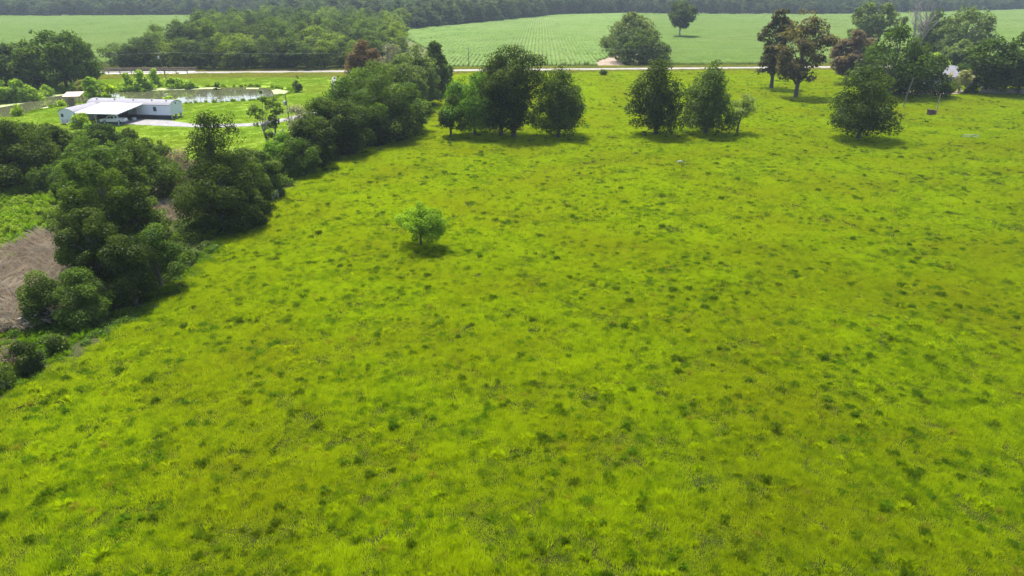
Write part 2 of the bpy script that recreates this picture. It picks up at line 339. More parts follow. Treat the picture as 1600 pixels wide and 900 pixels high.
def grass_mat(name, cols, s1=0.07, s2=1.3, trans=0.60, tcol=(1.15, 1.2, 0.2), rnd=0.25):
    """three grass colours mixed by broad and fine field patches (world position) and per tuft"""
    m, nt, out = new_mat(name)
    ge = nd(nt, 'ShaderNodeNewGeometry'); oi = nd(nt, 'ShaderNodeObjectInfo')
    n1 = nd(nt, 'ShaderNodeTexNoise'); n1.inputs['Scale'].default_value = s1; n1.inputs['Detail'].default_value = 4
    n2 = nd(nt, 'ShaderNodeTexNoise'); n2.inputs['Scale'].default_value = s2; n2.inputs['Detail'].default_value = 4; n2.inputs['Roughness'].default_value = 0.6
    for n in (n1, n2): nt.links.new(ge.outputs['Position'], n.inputs['Vector'])
    r1 = nd(nt, 'ShaderNodeMapRange'); r1.inputs[1].default_value = 0.42; r1.inputs[2].default_value = 0.66
    nt.links.new(n1.outputs['Fac'], r1.inputs[0])
    r2 = nd(nt, 'ShaderNodeMapRange'); r2.inputs[1].default_value = 0.42; r2.inputs[2].default_value = 0.72
    jt = nd(nt, 'ShaderNodeMath', operation='MULTIPLY_ADD'); jt.inputs[1].default_value = rnd; jt.inputs[2].default_value = -rnd / 2
    nt.links.new(oi.outputs['Random'], jt.inputs[0])
    j2 = nd(nt, 'ShaderNodeMath', operation='ADD'); nt.links.new(n2.outputs['Fac'], j2.inputs[0]); nt.links.new(jt.outputs[0], j2.inputs[1])
    nt.links.new(j2.outputs[0], r2.inputs[0])
    x1 = nd(nt, 'ShaderNodeMix', data_type='RGBA'); x1.inputs[6].default_value = (*cols[0], 1); x1.inputs[7].default_value = (*cols[1], 1)
    nt.links.new(r2.outputs[0], x1.inputs[0])
    x2 = nd(nt, 'ShaderNodeMix', data_type='RGBA'); x2.inputs[7].default_value = (*cols[2], 1)
    h = nd(nt, 'ShaderNodeMath', operation='MULTIPLY'); h.inputs[1].default_value = 0.6
    nt.links.new(r1.outputs[0], h.inputs[0]); nt.links.new(h.outputs[0], x2.inputs[0]); nt.links.new(x1.outputs[2], x2.inputs[6])
    df = nd(nt, 'ShaderNodeBsdfDiffuse'); tr = nd(nt, 'ShaderNodeBsdfTranslucent')
    nt.links.new(x2.outputs[2], df.inputs[0])
    vm = nd(nt, 'ShaderNodeVectorMath', operation='MULTIPLY'); vm.inputs[1].default_value = tcol
    nt.links.new(x2.outputs[2], vm.inputs[0]); nt.links.new(vm.outputs[0], tr.inputs[0])
    a = nd(nt, 'ShaderNodeMixShader'); a.inputs[0].default_value = trans
    nt.links.new(df.outputs[0], a.inputs[1]); nt.links.new(tr.outputs[0], a.inputs[2]); nt.links.new(a.outputs[0], out.inputs[0])
    return m

G_BRIGHT, G_GREEN, G_OLIVE = (0.335, 0.428, 0.003), (0.122, 0.215, 0.003), (0.280, 0.298, 0.007)
grass_m = grass_mat('pasture_grass', (G_BRIGHT, G_GREEN, G_OLIVE))
lawn_m = grass_mat('lawn_grass', ((0.165, 0.26, 0.022), (0.12, 0.21, 0.018), (0.20, 0.23, 0.045)), s1=0.06)
weed_m = grass_mat('weed', ((0.12, 0.22, 0.012), (0.08, 0.16, 0.008), (0.17, 0.20, 0.02)), s1=0.1)
dry2_m = grass_mat('seeded_grass', ((0.26, 0.27, 0.035), (0.20, 0.23, 0.02), (0.29, 0.28, 0.05)), s1=0.1)
tuss_m = grass_mat('tussock', ((0.085, 0.160, 0.006), (0.058, 0.120, 0.005), (0.13, 0.15, 0.010)), s1=0.08, trans=0.45)
dry_m = grass_mat('dry_stalks', ((0.42, 0.345, 0.25), (0.27, 0.205, 0.145), (0.48, 0.42, 0.33)), s1=0.2, trans=0.25, tcol=(1, 1, 0.9))
verge_m = grass_mat('verge_grass', ((0.24, 0.25, 0.09), (0.16, 0.21, 0.06), (0.30, 0.26, 0.13)), s1=0.12)
thick_m = grass_mat('thicket', ((0.15, 0.27, 0.015), (0.08, 0.17, 0.015), (0.19, 0.24, 0.04)), s1=0.15)
cane_m = grass_mat('cane', ((0.235, 0.345, 0.115), (0.185, 0.295, 0.085), (0.265, 0.355, 0.14)), s1=0.012, s2=0.08, trans=0.4, tcol=(1.05, 1.1, 0.7), rnd=0.15)
cane2_m = grass_mat('cane_even', ((0.180, 0.270, 0.075), (0.145, 0.235, 0.06), (0.205, 0.275, 0.095)), s1=0.008, s2=0.06, trans=0.4, tcol=(1.05, 1.1, 0.7), rnd=0.12)
bark_m = plain('bark', (0.10, 0.085, 0.07), 0.9, noise=0.4, nscale=2.0, bump=0.4)
bark_pale = plain('bark_pale', (0.30, 0.27, 0.24), 0.9, noise=0.3, nscale=2.0)
LEAF = {}
for k, d, l in (('green', (.040, .080, .014), (.105, .170, .030)), ('bright', (.055, .120, .014), (.135, .245, .025)), ('dark', (.022, .042, .010), (.080, .118, .020)),
                ('dark2', (.018, .040, .009), (.062, .105, .016)), ('olive', (.034, .066, .014), (.112, .165, .030)), ('mid', (.040, .075, .018), (.110, .165, .040)),
                ('pale', (.10, .14, .05), (.20, .25, .09)), ('bush', (.115, .205, .010), (.25, .37, .018)), ('brown', (.052, .050, .027), (.128, .105, .050)),
                ('brown2', (.046, .048, .026), (.115, .100, .046)), ('red', (.082, .066, .046), (.165, .122, .085)), ('rust', (.078, .052, .034), (.140, .092, .060)),
                ('grey', (.070, .110, .045), (.155, .205, .085)), ('lime', (.120, .200, .030), (.27, .38, .06)), ('yellow', (.17, .25, .018), (.32, .42, .04)),
                ('blue', (.030, .055, .022), (.080, .115, .045)), ('blue2', (.055, .085, .035), (.135, .165, .065)), ('pink', (.14, .17, .06), (.30, .28, .14)),
                ('tan', (.16, .18, .06), (.27, .27, .10)), ('purple', (.13, .095, .085), (.22, .17, .145)), ('greyshrub', (.13, .125, .10), (.22, .22, .17)), ('dead', (.2, .19, .17), (.3, .28, .26))):
    if k not in ('brown', 'brown2', 'red', 'rust', 'purple', 'greyshrub', 'dead', 'pink'): d = (d[0], d[1], d[2] * .65); l = (l[0], l[1], l[2] * .65)
    f_ = .84 if k in ('green', 'dark', 'dark2', 'olive', 'mid', 'blue', 'blue2', 'grey') else 1.0
    LEAF[k] = leaf_mat('leaf_' + k, tuple(q * f_ for q in d), tuple(q * (f_ + .14) for q in l))
wood_leaf = leaf_mat('leaf_wood', (.024, .048, .012), (.115, .168, .028), rnd=.7)
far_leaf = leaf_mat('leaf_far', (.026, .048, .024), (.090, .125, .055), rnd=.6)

def ground_mat():
    m, nt, out = new_mat('ground')
    at = nd(nt, 'ShaderNodeAttribute', attribute_name='zone'); ge = nd(nt, 'ShaderNodeNewGeometry')
    n1 = nd(nt, 'ShaderNodeTexNoise'); n1.inputs['Scale'].default_value = 0.35; n1.inputs['Detail'].default_value = 8; n1.inputs['Roughness'].default_value = 0.65
    n3 = nd(nt, 'ShaderNodeTexNoise'); n3.inputs['Scale'].default_value = 6.0; n3.inputs['Detail'].default_value = 6
    n4 = nd(nt, 'ShaderNodeTexNoise'); n4.inputs['Scale'].default_value = 0.004; n4.inputs['Detail'].default_value = 5
    for n in (n1, n3, n4): nt.links.new(ge.outputs['Position'], n.inputs['Vector'])
    def ramp(a, b, src, lo=0.35, hi=0.65):
        r = nd(nt, 'ShaderNodeMapRange'); r.inputs[1].default_value = lo; r.inputs[2].default_value = hi; nt.links.new(src, r.inputs[0])
        x = nd(nt, 'ShaderNodeMix', data_type='RGBA'); x.inputs[6].default_value = (*a, 1); x.inputs[7].default_value = (*b, 1); nt.links.new(r.outputs[0], x.inputs[0]); return x.outputs[2]
    past = ramp((0.034, 0.038, 0.006), (0.020, 0.030, 0.005), n1.outputs['Fac'])
    lawn = ramp((0.14, 0.22, 0.022), (0.18, 0.24, 0.035), n1.outputs['Fac'])
    brown = ramp((0.27, 0.215, 0.15), (0.15, 0.12, 0.08), n3.outputs['Fac'])
    scrub = ramp((0.030, 0.045, 0.012), (0.055, 0.055, 0.025), n1.outputs['Fac'])
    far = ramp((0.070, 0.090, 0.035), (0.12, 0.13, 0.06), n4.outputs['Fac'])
    sp = nd(nt, 'ShaderNodeSeparateColor'); nt.links.new(at.outputs['Color'], sp.inputs[0])
    cur = past
    for ch, c in ((0, lawn), (1, brown), (2, scrub)):
        x = nd(nt, 'ShaderNodeMix', data_type='RGBA'); nt.links.new(sp.outputs[ch], x.inputs[0]); nt.links.new(cur, x.inputs[6]); nt.links.new(c, x.inputs[7]); cur = x.outputs[2]
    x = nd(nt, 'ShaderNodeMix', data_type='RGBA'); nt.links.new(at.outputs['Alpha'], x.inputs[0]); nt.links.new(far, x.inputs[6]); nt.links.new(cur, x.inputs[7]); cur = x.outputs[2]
    df = nd(nt, 'ShaderNodeBsdfDiffuse'); nt.links.new(cur, df.inputs[0])
    b = nd(nt, 'ShaderNodeBump'); b.inputs['Strength'].default_value = 0.5; b.inputs['Distance'].default_value = 0.12
    nt.links.new(n3.outputs['Fac'], b.inputs['Height']); nt.links.new(b.outputs[0], df.inputs['Normal'])
    nt.links.new(df.outputs[0], out.inputs[0])
    return m

# ------------------------------------------------------------------ the ground: one sheet to the horizon
gx = np.concatenate([[-4000, -2000, -1200, -800, -500, -320, -240, -200], np.arange(-170, 171, 1.25), [200, 240, 320, 500, 800, 1200, 2000, 4000]])
gy = np.concatenate([[-600, -200, -60], np.arange(10, 295, 1.25), [310, 340, 400, 500, 700, 1000, 1500, 2400, 4500]])
GX, GY = np.meshgrid(gx, gy)
gz = height(GX, GY)
nx, ny = len(gx), len(gy)
idx = np.arange(nx * ny).reshape(ny, nx)
gf = np.stack([idx[:-1, :-1], idx[:-1, 1:], idx[1:, 1:], idx[1:, :-1]], -1).reshape(-1, 4)
LAWN = [(-135, 150), (-96, 138), (-72, 128), (-56, 128), (-46, 134), (-44, 160), (-40, 200), (-45, 262), (-135, 256), (-150, 215), (-140, 170)]
VERGE = [(-150, 246), (-40, 254), (-18, 262), (300, 286), (300, 300), (-150, 266)]
HEDGEFLOOR = [(-42, 40), (-38, 52), (-36.5, 60), (-36.5, 100), (-35, 119), (-27, 145), (-21, 157), (-19, 230), (-40, 230), (-44, 160), (-46, 134), (-60, 126), (-96, 136), (-130, 150), (-160, 150), (-120, 40)]
def soft(poly, x, y, wd=1.5):
    d = edge_dist(poly, x, y); return np.where(inside(poly, x, y), 0.5 + 0.5 * np.clip(d / wd, 0, 1), 0.5 - 0.5 * np.clip(d / wd, 0, 1))
zone = np.zeros((ny, nx, 4), np.float32)
jx = GX + 2.5 * (vnoise(GX, GY, 5, 8) - 0.5); jy = GY + 2.5 * (vnoise(GX, GY, 5, 9) - 0.5)
zone[..., 0] = soft(LAWN, jx, jy, 2.5)
zone[..., 2] = soft(HEDGEFLOOR, jx, jy, 2.0)
zone[..., 1] = np.maximum(soft(BROWN, jx, jy, 2.0), 0.8 * soft(DIRT, jx, jy, 2.0))
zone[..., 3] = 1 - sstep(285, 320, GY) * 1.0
gme = np_mesh('ground', np.stack([GX, GY, gz], -1).reshape(-1, 3), gf, [ground_mat()], smooth=True,
              attrs={'zone': ('POINT', 'FLOAT_COLOR', zone.reshape(-1, 4))})
tag(link('ground', gme), kind='structure')

def sheet(name, poly, z, mat, step=None, kind='structure'):
    """flat polygon sheet with soft random outline"""
    import bmesh
    bm = bmesh.new(); pts = []
    n = len(poly)
    for k in range(n):
        a, b = np.array(poly[k]), np.array(poly[(k + 1) % n]); L = np.linalg.norm(b - a); m = max(1, int(L / 1.2))
        for i in range(m):
            p = a + (b - a) * i / m; q = 0.35 * (vnoise(p[0], p[1], 1.1, 5) - 0.5)
            pts.append((p[0] + q, p[1] + q, 0))
    from mathutils.geometry import tessellate_polygon
    from mathutils import Vector
    tri = tessellate_polygon([[Vector(p) for p in pts]]); bm.free()
    me = np_mesh(name, [(p[0], p[1], z) for p in pts], np.array(tri), [mat])
    for p in me.polygons:
        if p.normal.z < 0: p.flip()
    return tag(link(name, me), kind=kind)

road_m = plain('road_surface', (0.22, 0.21, 0.19), 0.9, noise=0.22, nscale=0.4, spec=0.2)
drive_m = plain('gravel_drive', (0.21, 0.205, 0.205), 0.95, noise=0.25, nscale=0.9, spec=0.2)
dirt_m = plain('bare_dirt', (0.24, 0.19, 0.145), 0.95, noise=0.3, nscale=0.7, spec=0.1)

def strip(name, x0, x1, off0, off1, z, mat):
    xs = np.arange(x0, x1 + 1, 6.0)
    v = np.concatenate([np.stack([xs, road_y(xs) + off0, np.full_like(xs, z)], -1), np.stack([xs, road_y(xs) + off1, np.full_like(xs, z)], -1)])
    n = len(xs); f = [(i, i + 1, n + i + 1, n + i) for i in range(n - 1)]
    return tag(link(name, np_mesh(name, v, f, [mat])), kind='structure')
strip('road_shoulder', -420, 520, -3.5, 3.5, 0.06, dirt_m)
strip('road', -420, 520, -2.5, 2.5, 0.10, road_m)
drv = sheet('driveway', PAD, 0.07, drive_m)
sheet('dirt_track', DIRT, 0.05, dirt_m)
sheet('house_yard', YARD, 0.07, dirt_m)

# pond water
def water_mat():
    m, nt, out = new_mat('pond_water')
    p = nd(nt, 'ShaderNodeBsdfPrincipled'); p.inputs['Base Color'].default_value = (0.065, 0.068, 0.036, 1); p.inputs['Roughness'].default_value = 0.04; p.inputs['IOR'].default_value = 1.33
    ge = nd(nt, 'ShaderNodeNewGeometry'); n = nd(nt, 'ShaderNodeTexNoise'); n.inputs['Scale'].default_value = 1.2; n.inputs['Detail'].default_value = 4
    nt.links.new(ge.outputs['Position'], n.inputs['Vector'])
    b = nd(nt, 'ShaderNodeBump'); b.inputs['Strength'].default_value = 0.015; b.inputs['Distance'].default_value = 0.02
    nt.links.new(n.outputs['Fac'], b.inputs['Height']); nt.links.new(b.outputs[0], p.inputs['Normal']); nt.links.new(p.outputs[0], out.inputs[0])
    return m
cxp, cyp = np.mean(POND, 0)
BIGPOND = [(p[0], p[1]) for p in POND]
sheet('pond', BIGPOND, -0.36, water_mat())
alg_m = plain('algae', (0.22, 0.26, 0.10), 0.8, noise=0.3, nscale=1.5)
for a in ALGAE:
    o = sheet('algae_mat', a, -0.352, alg_m, kind='stuff')
    tag(o, 'pale green algae floating along the pond bank', 'algae', 'algae patches on the pond')

# ------------------------------------------------------------------ scatter: instances of small meshes on points (stuff)
def scatter(name, pts, rot, scl, idx, sources, label, cat):
    me = np_mesh(name, pts, np.zeros((0, 3), np.int32)) if False else bpy.data.meshes.new(name)
    pts = np.asarray(pts, np.float32)
    me.vertices.add(len(pts)); me.vertices.foreach_set('co', pts.ravel())
    a = me.attributes.new('rot', 'FLOAT_VECTOR', 'POINT'); a.data.foreach_set('vector', np.asarray(rot, np.float32).ravel())
    a = me.attributes.new('scl', 'FLOAT_VECTOR', 'POINT'); a.data.foreach_set('vector', np.asarray(scl, np.float32).ravel())
    a = me.attributes.new('pick', 'INT', 'POINT'); a.data.foreach_set('value', np.asarray(idx, np.int32))
    me.update()
    o = link(name, me)
    c = bpy.data.collections.new(name + '_source')
    for i, sme in enumerate(sources):
        c.objects.link(bpy.data.objects.new('%s_tuft_%02d' % (name, i), sme))
    g = bpy.data.node_groups.new(name, 'GeometryNodeTree')
    g.interface.new_socket('Geometry', in_out='INPUT', socket_type='NodeSocketGeometry'); g.interface.new_socket('Geometry', in_out='OUTPUT', socket_type='NodeSocketGeometry')
    gi = g.nodes.new('NodeGroupInput'); go = g.nodes.new('NodeGroupOutput')
    ci = g.nodes.new('GeometryNodeCollectionInfo'); ci.inputs['Collection'].default_value = c
    ci.inputs['Separate Children'].default_value = True; ci.inputs['Reset Children'].default_value = True
    ip = g.nodes.new('GeometryNodeInstanceOnPoints'); ip.inputs['Pick Instance'].default_value = True
    def attr(n_, t):
        q = g.nodes.new('GeometryNodeInputNamedAttribute'); q.data_type = t; q.inputs['Name'].default_value = n_
        return [s for s in q.outputs if s.enabled and s.name == 'Attribute'][0]
    g.links.new(gi.outputs[0], ip.inputs['Points']); g.links.new(ci.outputs[0], ip.inputs['Instance'])
    g.links.new(attr('pick', 'INT'), ip.inputs['Instance Index'])
    er = g.nodes.new('FunctionNodeEulerToRotation'); g.links.new(attr('rot', 'FLOAT_VECTOR'), er.inputs[0]); g.links.new(er.outputs[0], ip.inputs['Rotation'])
    g.links.new(attr('scl', 'FLOAT_VECTOR'), ip.inputs['Scale'])
    g.links.new(ip.outputs[0], go.inputs[0])
    md = o.modifiers.new('scatter', 'NODES'); md.node_group = g
    return tag(o, label, cat, kind='stuff')

def blades(name, n, size, hmin, hmax, wd, mat, lean=0.5, clump=0.0, round_=False):
    """a patch of grass blades, two triangles each, bent at half height"""
    if clump > 0:
        nc = max(3, n // 40); cc = (rng.random((nc, 2)) - 0.5) * size; b = cc[rng.integers(0, nc, n)] + rng.normal(0, clump, (n, 2))
    else:
        b = (rng.random((n, 2)) - 0.5) * size
    if round_:
        a_ = rng.random(n) * 6.283; r_ = size / 2 * np.minimum(1.4, np.abs(rng.normal(0, .48, n))); a_ = a_ + .5 * np.sin(3 * a_); b = np.stack([r_ * np.cos(a_), r_ * np.sin(a_)], -1)
    h = hmin + (hmax - hmin) * rng.random(n) ** 1.4
    if round_: h *= 1.0 - 0.5 * np.clip(np.hypot(b[:, 0], b[:, 1]) / (size / 2), 0, 1.2)
    az = rng.random(n) * 6.283; la = az + rng.normal(0, 0.6, n)
    if round_: la = np.arctan2(b[:, 1], b[:, 0]) + rng.normal(0, 0.7, n)
    t = np.stack([np.cos(az), np.sin(az)], -1) * (wd * (0.6 + 0.8 * rng.random(n)))[:, None] / 2
    l = np.stack([np.cos(la), np.sin(la)], -1) * (h * lean * (0.3 + rng.random(n)))[:, None]
    z0 = np.full(n, -0.04)
    v = np.empty((n, 4, 3))
    v[:, 0, :2] = b - t; v[:, 0, 2] = z0; v[:, 1, :2] = b + t; v[:, 1, 2] = z0
    v[:, 2, :2] = b + l * 0.35 + t * 0.9; v[:, 2, 2] = h * 0.62; v[:, 3, :2] = b + l; v[:, 3, 2] = h
    i = np.arange(n)[:, None] * 4
    f = np.concatenate([i + [0, 1, 2], i + [0, 2, 3]])
    return np_mesh(name, v.reshape(-1, 3), f, [mat])

def jgrid(x0, x1, y0, y1, s, jit=0.5):
    X, Y = np.meshgrid(np.arange(x0, x1, s), np.arange(y0, y1, s)); X = X.ravel(); Y = Y.ravel()
    return X + (rng.random(len(X)) - 0.5) * s * jit * 2, Y + (rng.random(len(Y)) - 0.5) * s * jit * 2

def do_scatter(name, X, Y, sources, smin, smax, label, cat, zs=(0.8, 1.3), rotz=None, dz=0.0, tilt=0.0, zmul=None):
    n = len(X); Z = height(X, Y) + dz
    rot = np.zeros((n, 3)); rot[:, 2] = rng.random(n) * 6.283 if rotz is None else rotz
    if tilt: rot[:, :2] = rng.normal(0, tilt, (n, 2))
    s = smin + (smax - smin) * rng.random(n)
    zz = s * (zs[0] + (zs[1] - zs[0]) * rng.random(n))
    if zmul is not None: zz = zz * zmul
    return scatter(name, np.stack([X, Y, Z], -1), rot, np.stack([s, s, zz], -1), rng.integers(0, len(sources), n), sources, label, cat)

def frustum(x, y, pad=6): return (np.abs(x) < 0.80 * y + 10 + pad)

near_src = [blades('grass_blades', 1050, 1.7, 0.08, 0.28, 0.024, grass_m, 0.28, 0.0) for _ in range(4)]
mid_src = [blades('grass_blades_wide', 1200, 3.2, 0.08, 0.28, 0.055, grass_m, 0.28, 0.0) for _ in range(4)]
X, Y = jgrid(-70, 70, 20, 84, 1.05); k = (pasture_mask(X, Y) > 0.35) & frustum(X, Y)
X, Y = X[k], Y[k]
do_scatter('pasture_grass', X, Y, near_src, 0.9, 1.25, 'long yellow green grass covering the near pasture', 'grass', zmul=0.20 + 1.15 * vnoise(X, Y, 2.3, 12) + 0.5 * rng.random(len(X)))
X, Y = jgrid(-45, 235, 84, 268, 1.95); k = (pasture_mask(X, Y) > 0.35) & frustum(X, Y, 12) & ~inside(YARD, X, Y) & (Y < road_y(X) - 5)
X, Y = X[k], Y[k]
do_scatter('pasture_grass', X, Y, mid_src, 0.9, 1.25, 'long yellow green grass covering the far pasture up to the road', 'grass', zmul=0.20 + 1.15 * vnoise(X, Y, 3.2, 12) + 0.5 * rng.random(len(X)))

# tussocks of darker weeds in the pasture
ts_src = [blades('tussock', 480, dm, 0.20, hh, 0.032, mt, 0.5, round_=True) for dm, hh, mt in
          ((1.0, .52, tuss_m), (.6, .42, tuss_m), (1.3, .44, tuss_m), (.8, .44, weed_m), (1.1, .42, weed_m), (1.3, .44, weed_m), (.8, .42, weed_m), (1.0, .38, weed_m), (.5, .36, weed_m), (.7, .40, dry2_m), (1.3, .52, grass_m), (1.0, .50, grass_m), (.8, .48, grass_m), (1.5, .46, grass_m))]
X, Y = jgrid(-60, 235, 22, 268, 1.0); n = len(X)
k = (pasture_mask(X, Y) > 0.6) & frustum(X, Y) & (rng.random(n) < np.interp(Y, [25, 60, 120, 260], [.95, .75, .42, .25]) * (.45 + 1.1 * vnoise(X, Y, 6, 21))) & (Y < road_y(X) - 6)
X, Y = X[k], Y[k]
do_scatter('pasture_tussocks', X, Y, ts_src, 0.40, 1.25, 'darker green weed tussocks dotted over the pasture', 'weeds', zs=(0.6, 1.1))

# mown lawn round the home, verges, pond banks
lawn_src = [blades('lawn_blades', 700, 3.4, 0.03, 0.10, 0.09, lawn_m, 0.6, 0.0) for _ in range(3)]
X, Y = jgrid(-150, -40, 126, 262, 2.2); k = inside(LAWN, X, Y) & ~inside(POND, X, Y) & (edge_dist(POND, X, Y) > 0.5) & ~inside(PAD, X, Y) & frustum(X, Y, 15) & (Y < road_y(X) - 16)
do_scatter('lawn_grass', X[k], Y[k], lawn_src, 0.9, 1.2, 'short bright lawn grass around the home and pond', 'grass')
vg_src = [blades('verge_blades', 500, 2.6, 0.12, 0.5, 0.07, verge_m, 0.6, 0.25) for _ in range(3)]
X, Y = jgrid(-160, 300, 235, 305, 1.7); k = (((Y < road_y(X) - 4.6) & (Y > road_y(X) - np.where(X < -20, 16, 9))) | ((Y > road_y(X) + 4.6) & (Y < road_y(X) + 10))) & frustum(X, Y, 15) & ~inside(DIRT, X, Y)
do_scatter('verge_grass', X[k], Y[k], vg_src, 0.8, 1.3, 'rough dry grass on both verges of the road', 'grass')
bank_src = [blades('bank_blades', 160, 1.0, 0.3, 0.9, 0.07, weed_m, 0.5, round_=True) for _ in range(3)]
X, Y = jgrid(-150, -60, 168, 232, 0.9); d = edge_dist(POND, X, Y); k = (d < 1.0) & ~inside(POND, X, Y) & (vnoise(X, Y, 2.5, 31) > 0.36)
do_scatter('pond_bank_weeds', X[k], Y[k], bank_src, 0.6, 1.3, 'dark reeds and weeds fringing the pond bank', 'reeds')

# hedgerow floor, field margin, thicket, dead stalks
def leafy(name, n, rad, hgt, leaf, mat):
    d = rng.normal(0, 1, (n, 3)); d /= np.linalg.norm(d, axis=1)[:, None]; d[:, 2] = np.abs(d[:, 2])
    p = d * (0.55 + 0.5 * rng.random(n))[:, None] * [rad, rad, hgt]
    return leaf_mesh(name, p, d, leaf, rng.random(n), mat)

def leaf_mesh(name, p, d, leaf, tint, mat, up=0.45, rnd=0.8, aspect=0.62):
    n = len(p)
    nrm = d * 0.6 + np.array([0, 0, up]) + rng.normal(0, rnd, (n, 3)) * 0.6; nrm /= np.linalg.norm(nrm, axis=1)[:, None]
    t = np.cross(nrm, rng.normal(0, 1, (n, 3))); t /= (np.linalg.norm(t, axis=1)[:, None] + 1e-9); b = np.cross(nrm, t)
    s = (leaf * (0.6 + 0.8 * rng.random(n)))[:, None]
    v = np.stack([p - t * s * 0.5, p + b * s * aspect * 0.5 + nrm * s * 0.08, p + t * s * 0.5, p - b * s * aspect * 0.5 + nrm * s * 0.08], 1)
    f = np.arange(n * 4).reshape(n, 4)
    return np_mesh(name, v.reshape(-1, 3), f, [mat], attrs={'tint': ('POINT', 'FLOAT', np.repeat(tint, 4))})

thick_leaf = leaf_mat('leaf_thicket', (.095, .155, .010), (.21, .30, .018))
marg_leaf = leaf_mat('leaf_margin', (.035, .080, .008), (.11, .19, .015))
th_src = [leafy('thicket_clump', 420, 0.8, 1.1, 0.22, thick_leaf) for _ in range(4)] + [blades('thicket_stalks', 200, 1.6, 0.5, 1.3, 0.05, thick_m, 0.5, round_=True) for _ in range(3)]
X, Y = jgrid(-95, -50, 68, 114, 1.15); k = (inside(WEED, X, Y) & (vnoise(X, Y, 3, 41) > 0.22)) | (inside(BROWN, X, Y) & (vnoise(X, Y, 2.4, 47) > 0.60))
do_scatter('weed_thicket', X[k], Y[k], th_src, 0.6, 1.35, 'bright green thicket of tall weeds left of the hedgerow', 'weeds', zs=(0.6, 1.2))
dr_src = [blades('dead_stalks', 260, 1.8, 0.25, 1.1, 0.045, dry_m, 1.5, 0.3) for _ in range(4)]
X, Y = jgrid(-66, -40, 54, 90, 0.75); k = inside(BROWN, X, Y) & (vnoise(X, Y, 2.6, 43) > 0.2)
do_scatter('dead_brush', X[k], Y[k], dr_src, 0.5, 1.7, 'flattened brown dead stalks left of the hedgerow', 'dead brush')
X, Y = jgrid(-57, -43, 87, 113, 1.2); k = (((X + 50) / 6) ** 2 + ((Y - 100) / 11) ** 2 < .55 + .9 * vnoise(X, Y, 3, 48)) & (vnoise(X, Y, 2.2, 49) > .25)
do_scatter('dead_grass', X[k], Y[k], dr_src, 0.7, 1.2, 'pinkish dead grass around the bare purplish shrub', 'dead grass')
mg_src = [leafy('margin_clump', 260, 0.6, 0.55, 0.15, marg_leaf) for _ in range(3)] + [blades('margin_blades', 260, 1.4, 0.2, 0.6, 0.035, weed_m, 0.7, round_=True) for _ in range(3)]
X, Y = jgrid(-56, -33, 40, 108, 0.8); k = (inside(MARGIN, X, Y)) & (vnoise(X, Y, 2.0, 45) > 0.06)
do_scatter('field_margin_weeds', X[k], Y[k], mg_src, 0.6, 1.25, 'tangled low weeds along the foot of the hedgerow', 'weeds', zs=(0.5, 1.1))
X, Y = jgrid(-130, -18, 38, 232, 1.9); k = (np.abs(X) < .8 * Y + 30) & ((X < hedge_x(Y) - 1.5) | (Y > 84)) & (~inside(MARGIN, X, Y)) & inside(HEDGEFLOOR, X, Y) & ~inside(WEED, X, Y) & ~inside(BROWN, X, Y) & ~inside(LAWN, X, Y) & ~inside(POND, X, Y) & (vnoise(X, Y, 5, 46) > np.where(Y < 90, .12, .3)) & ~(((X + 50) / 5) ** 2 + ((Y - 100) / 9) ** 2 < 1)
do_scatter('hedgerow_undergrowth', X[k], Y[k], [leafy('undergrowth', 300, 1.2, 1.1, 0.28, LEAF['green']), leafy('undergrowth', 300, 1.3, 0.9, 0.28, LEAF['olive']), mg_src[4]], 0.7, 1.5, 'dark undergrowth filling the hedgerow between the trees', 'undergrowth')

# crops
def cane(name, L, n, wdt, hh, bl, mat):
    b = np.stack([(rng.random(n) - 0.5) * L, rng.normal(0, wdt, n)], -1); h = hh * (0.6 + 0.5 * rng.random(n)); az = rng.random(n) * 6.283
    l = np.stack([np.cos(az), np.sin(az)], -1) * (h * (0.25 + 0.5 * rng.random(n)))[:, None]; t = np.stack([-np.sin(az), np.cos(az)], -1) * bl / 2
    v = np.empty((n, 5, 3)); v[:, 0, :2] = b - t * .5; v[:, 1, :2] = b + t * .5; v[:, :2, 2] = 0
    v[:, 2, :2] = b + l * 0.4 + t; v[:, 3, :2] = b + l * 0.4 - t; v[:, 2:4, 2] = (h * 0.9)[:, None]; v[:, 4, :2] = b + l * 1.15; v[:, 4, 2] = h * 0.82
    i = np.arange(n)[:, None] * 5
    f = np.concatenate([i + [0, 1, 2], i + [0, 2, 3], i + [3, 2, 4]])
    return np_mesh(name, v.reshape(-1, 3), f, [mat])
def rows(name, poly, ang, spacing, seg, srcs, label):
    ca, sa = math.cos(ang), math.sin(ang); P = np.array(poly); U = P[:, 0] * ca + P[:, 1] * sa; V = -P[:, 0] * sa + P[:, 1] * ca
    uu, vv = np.meshgrid(np.arange(U.min(), U.max(), seg * 0.92), np.arange(V.min(), V.max(), spacing)); uu = uu.ravel() + rng.normal(0, 0.2, uu.size); vv = vv.ravel() + rng.normal(0, 0.05, vv.size)
    X = uu * ca - vv * sa; Y = uu * sa + vv * ca; k = inside(poly, X, Y) & (np.abs(X) < 0.8 * Y + 25) & (rng.random(len(X)) < .80 + .6 * vnoise(X, Y, 12, 53)); X, Y = X[k], Y[k]
    n = len(X); rot = np.zeros((n, 3)); rot[:, 2] = ang + math.pi * (rng.random(n) < 0.5)
    s = 0.85 + 0.3 * rng.random(n)
    return scatter(name, np.stack([X, Y, np.zeros(n)], -1), rot, np.stack([np.ones(n), s, s * (0.62 + 0.45 * vnoise(X, Y, 30, 51) + 0.35 * vnoise(X, Y, 8, 52))], -1), rng.integers(0, len(srcs), n), srcs, label, 'crop')
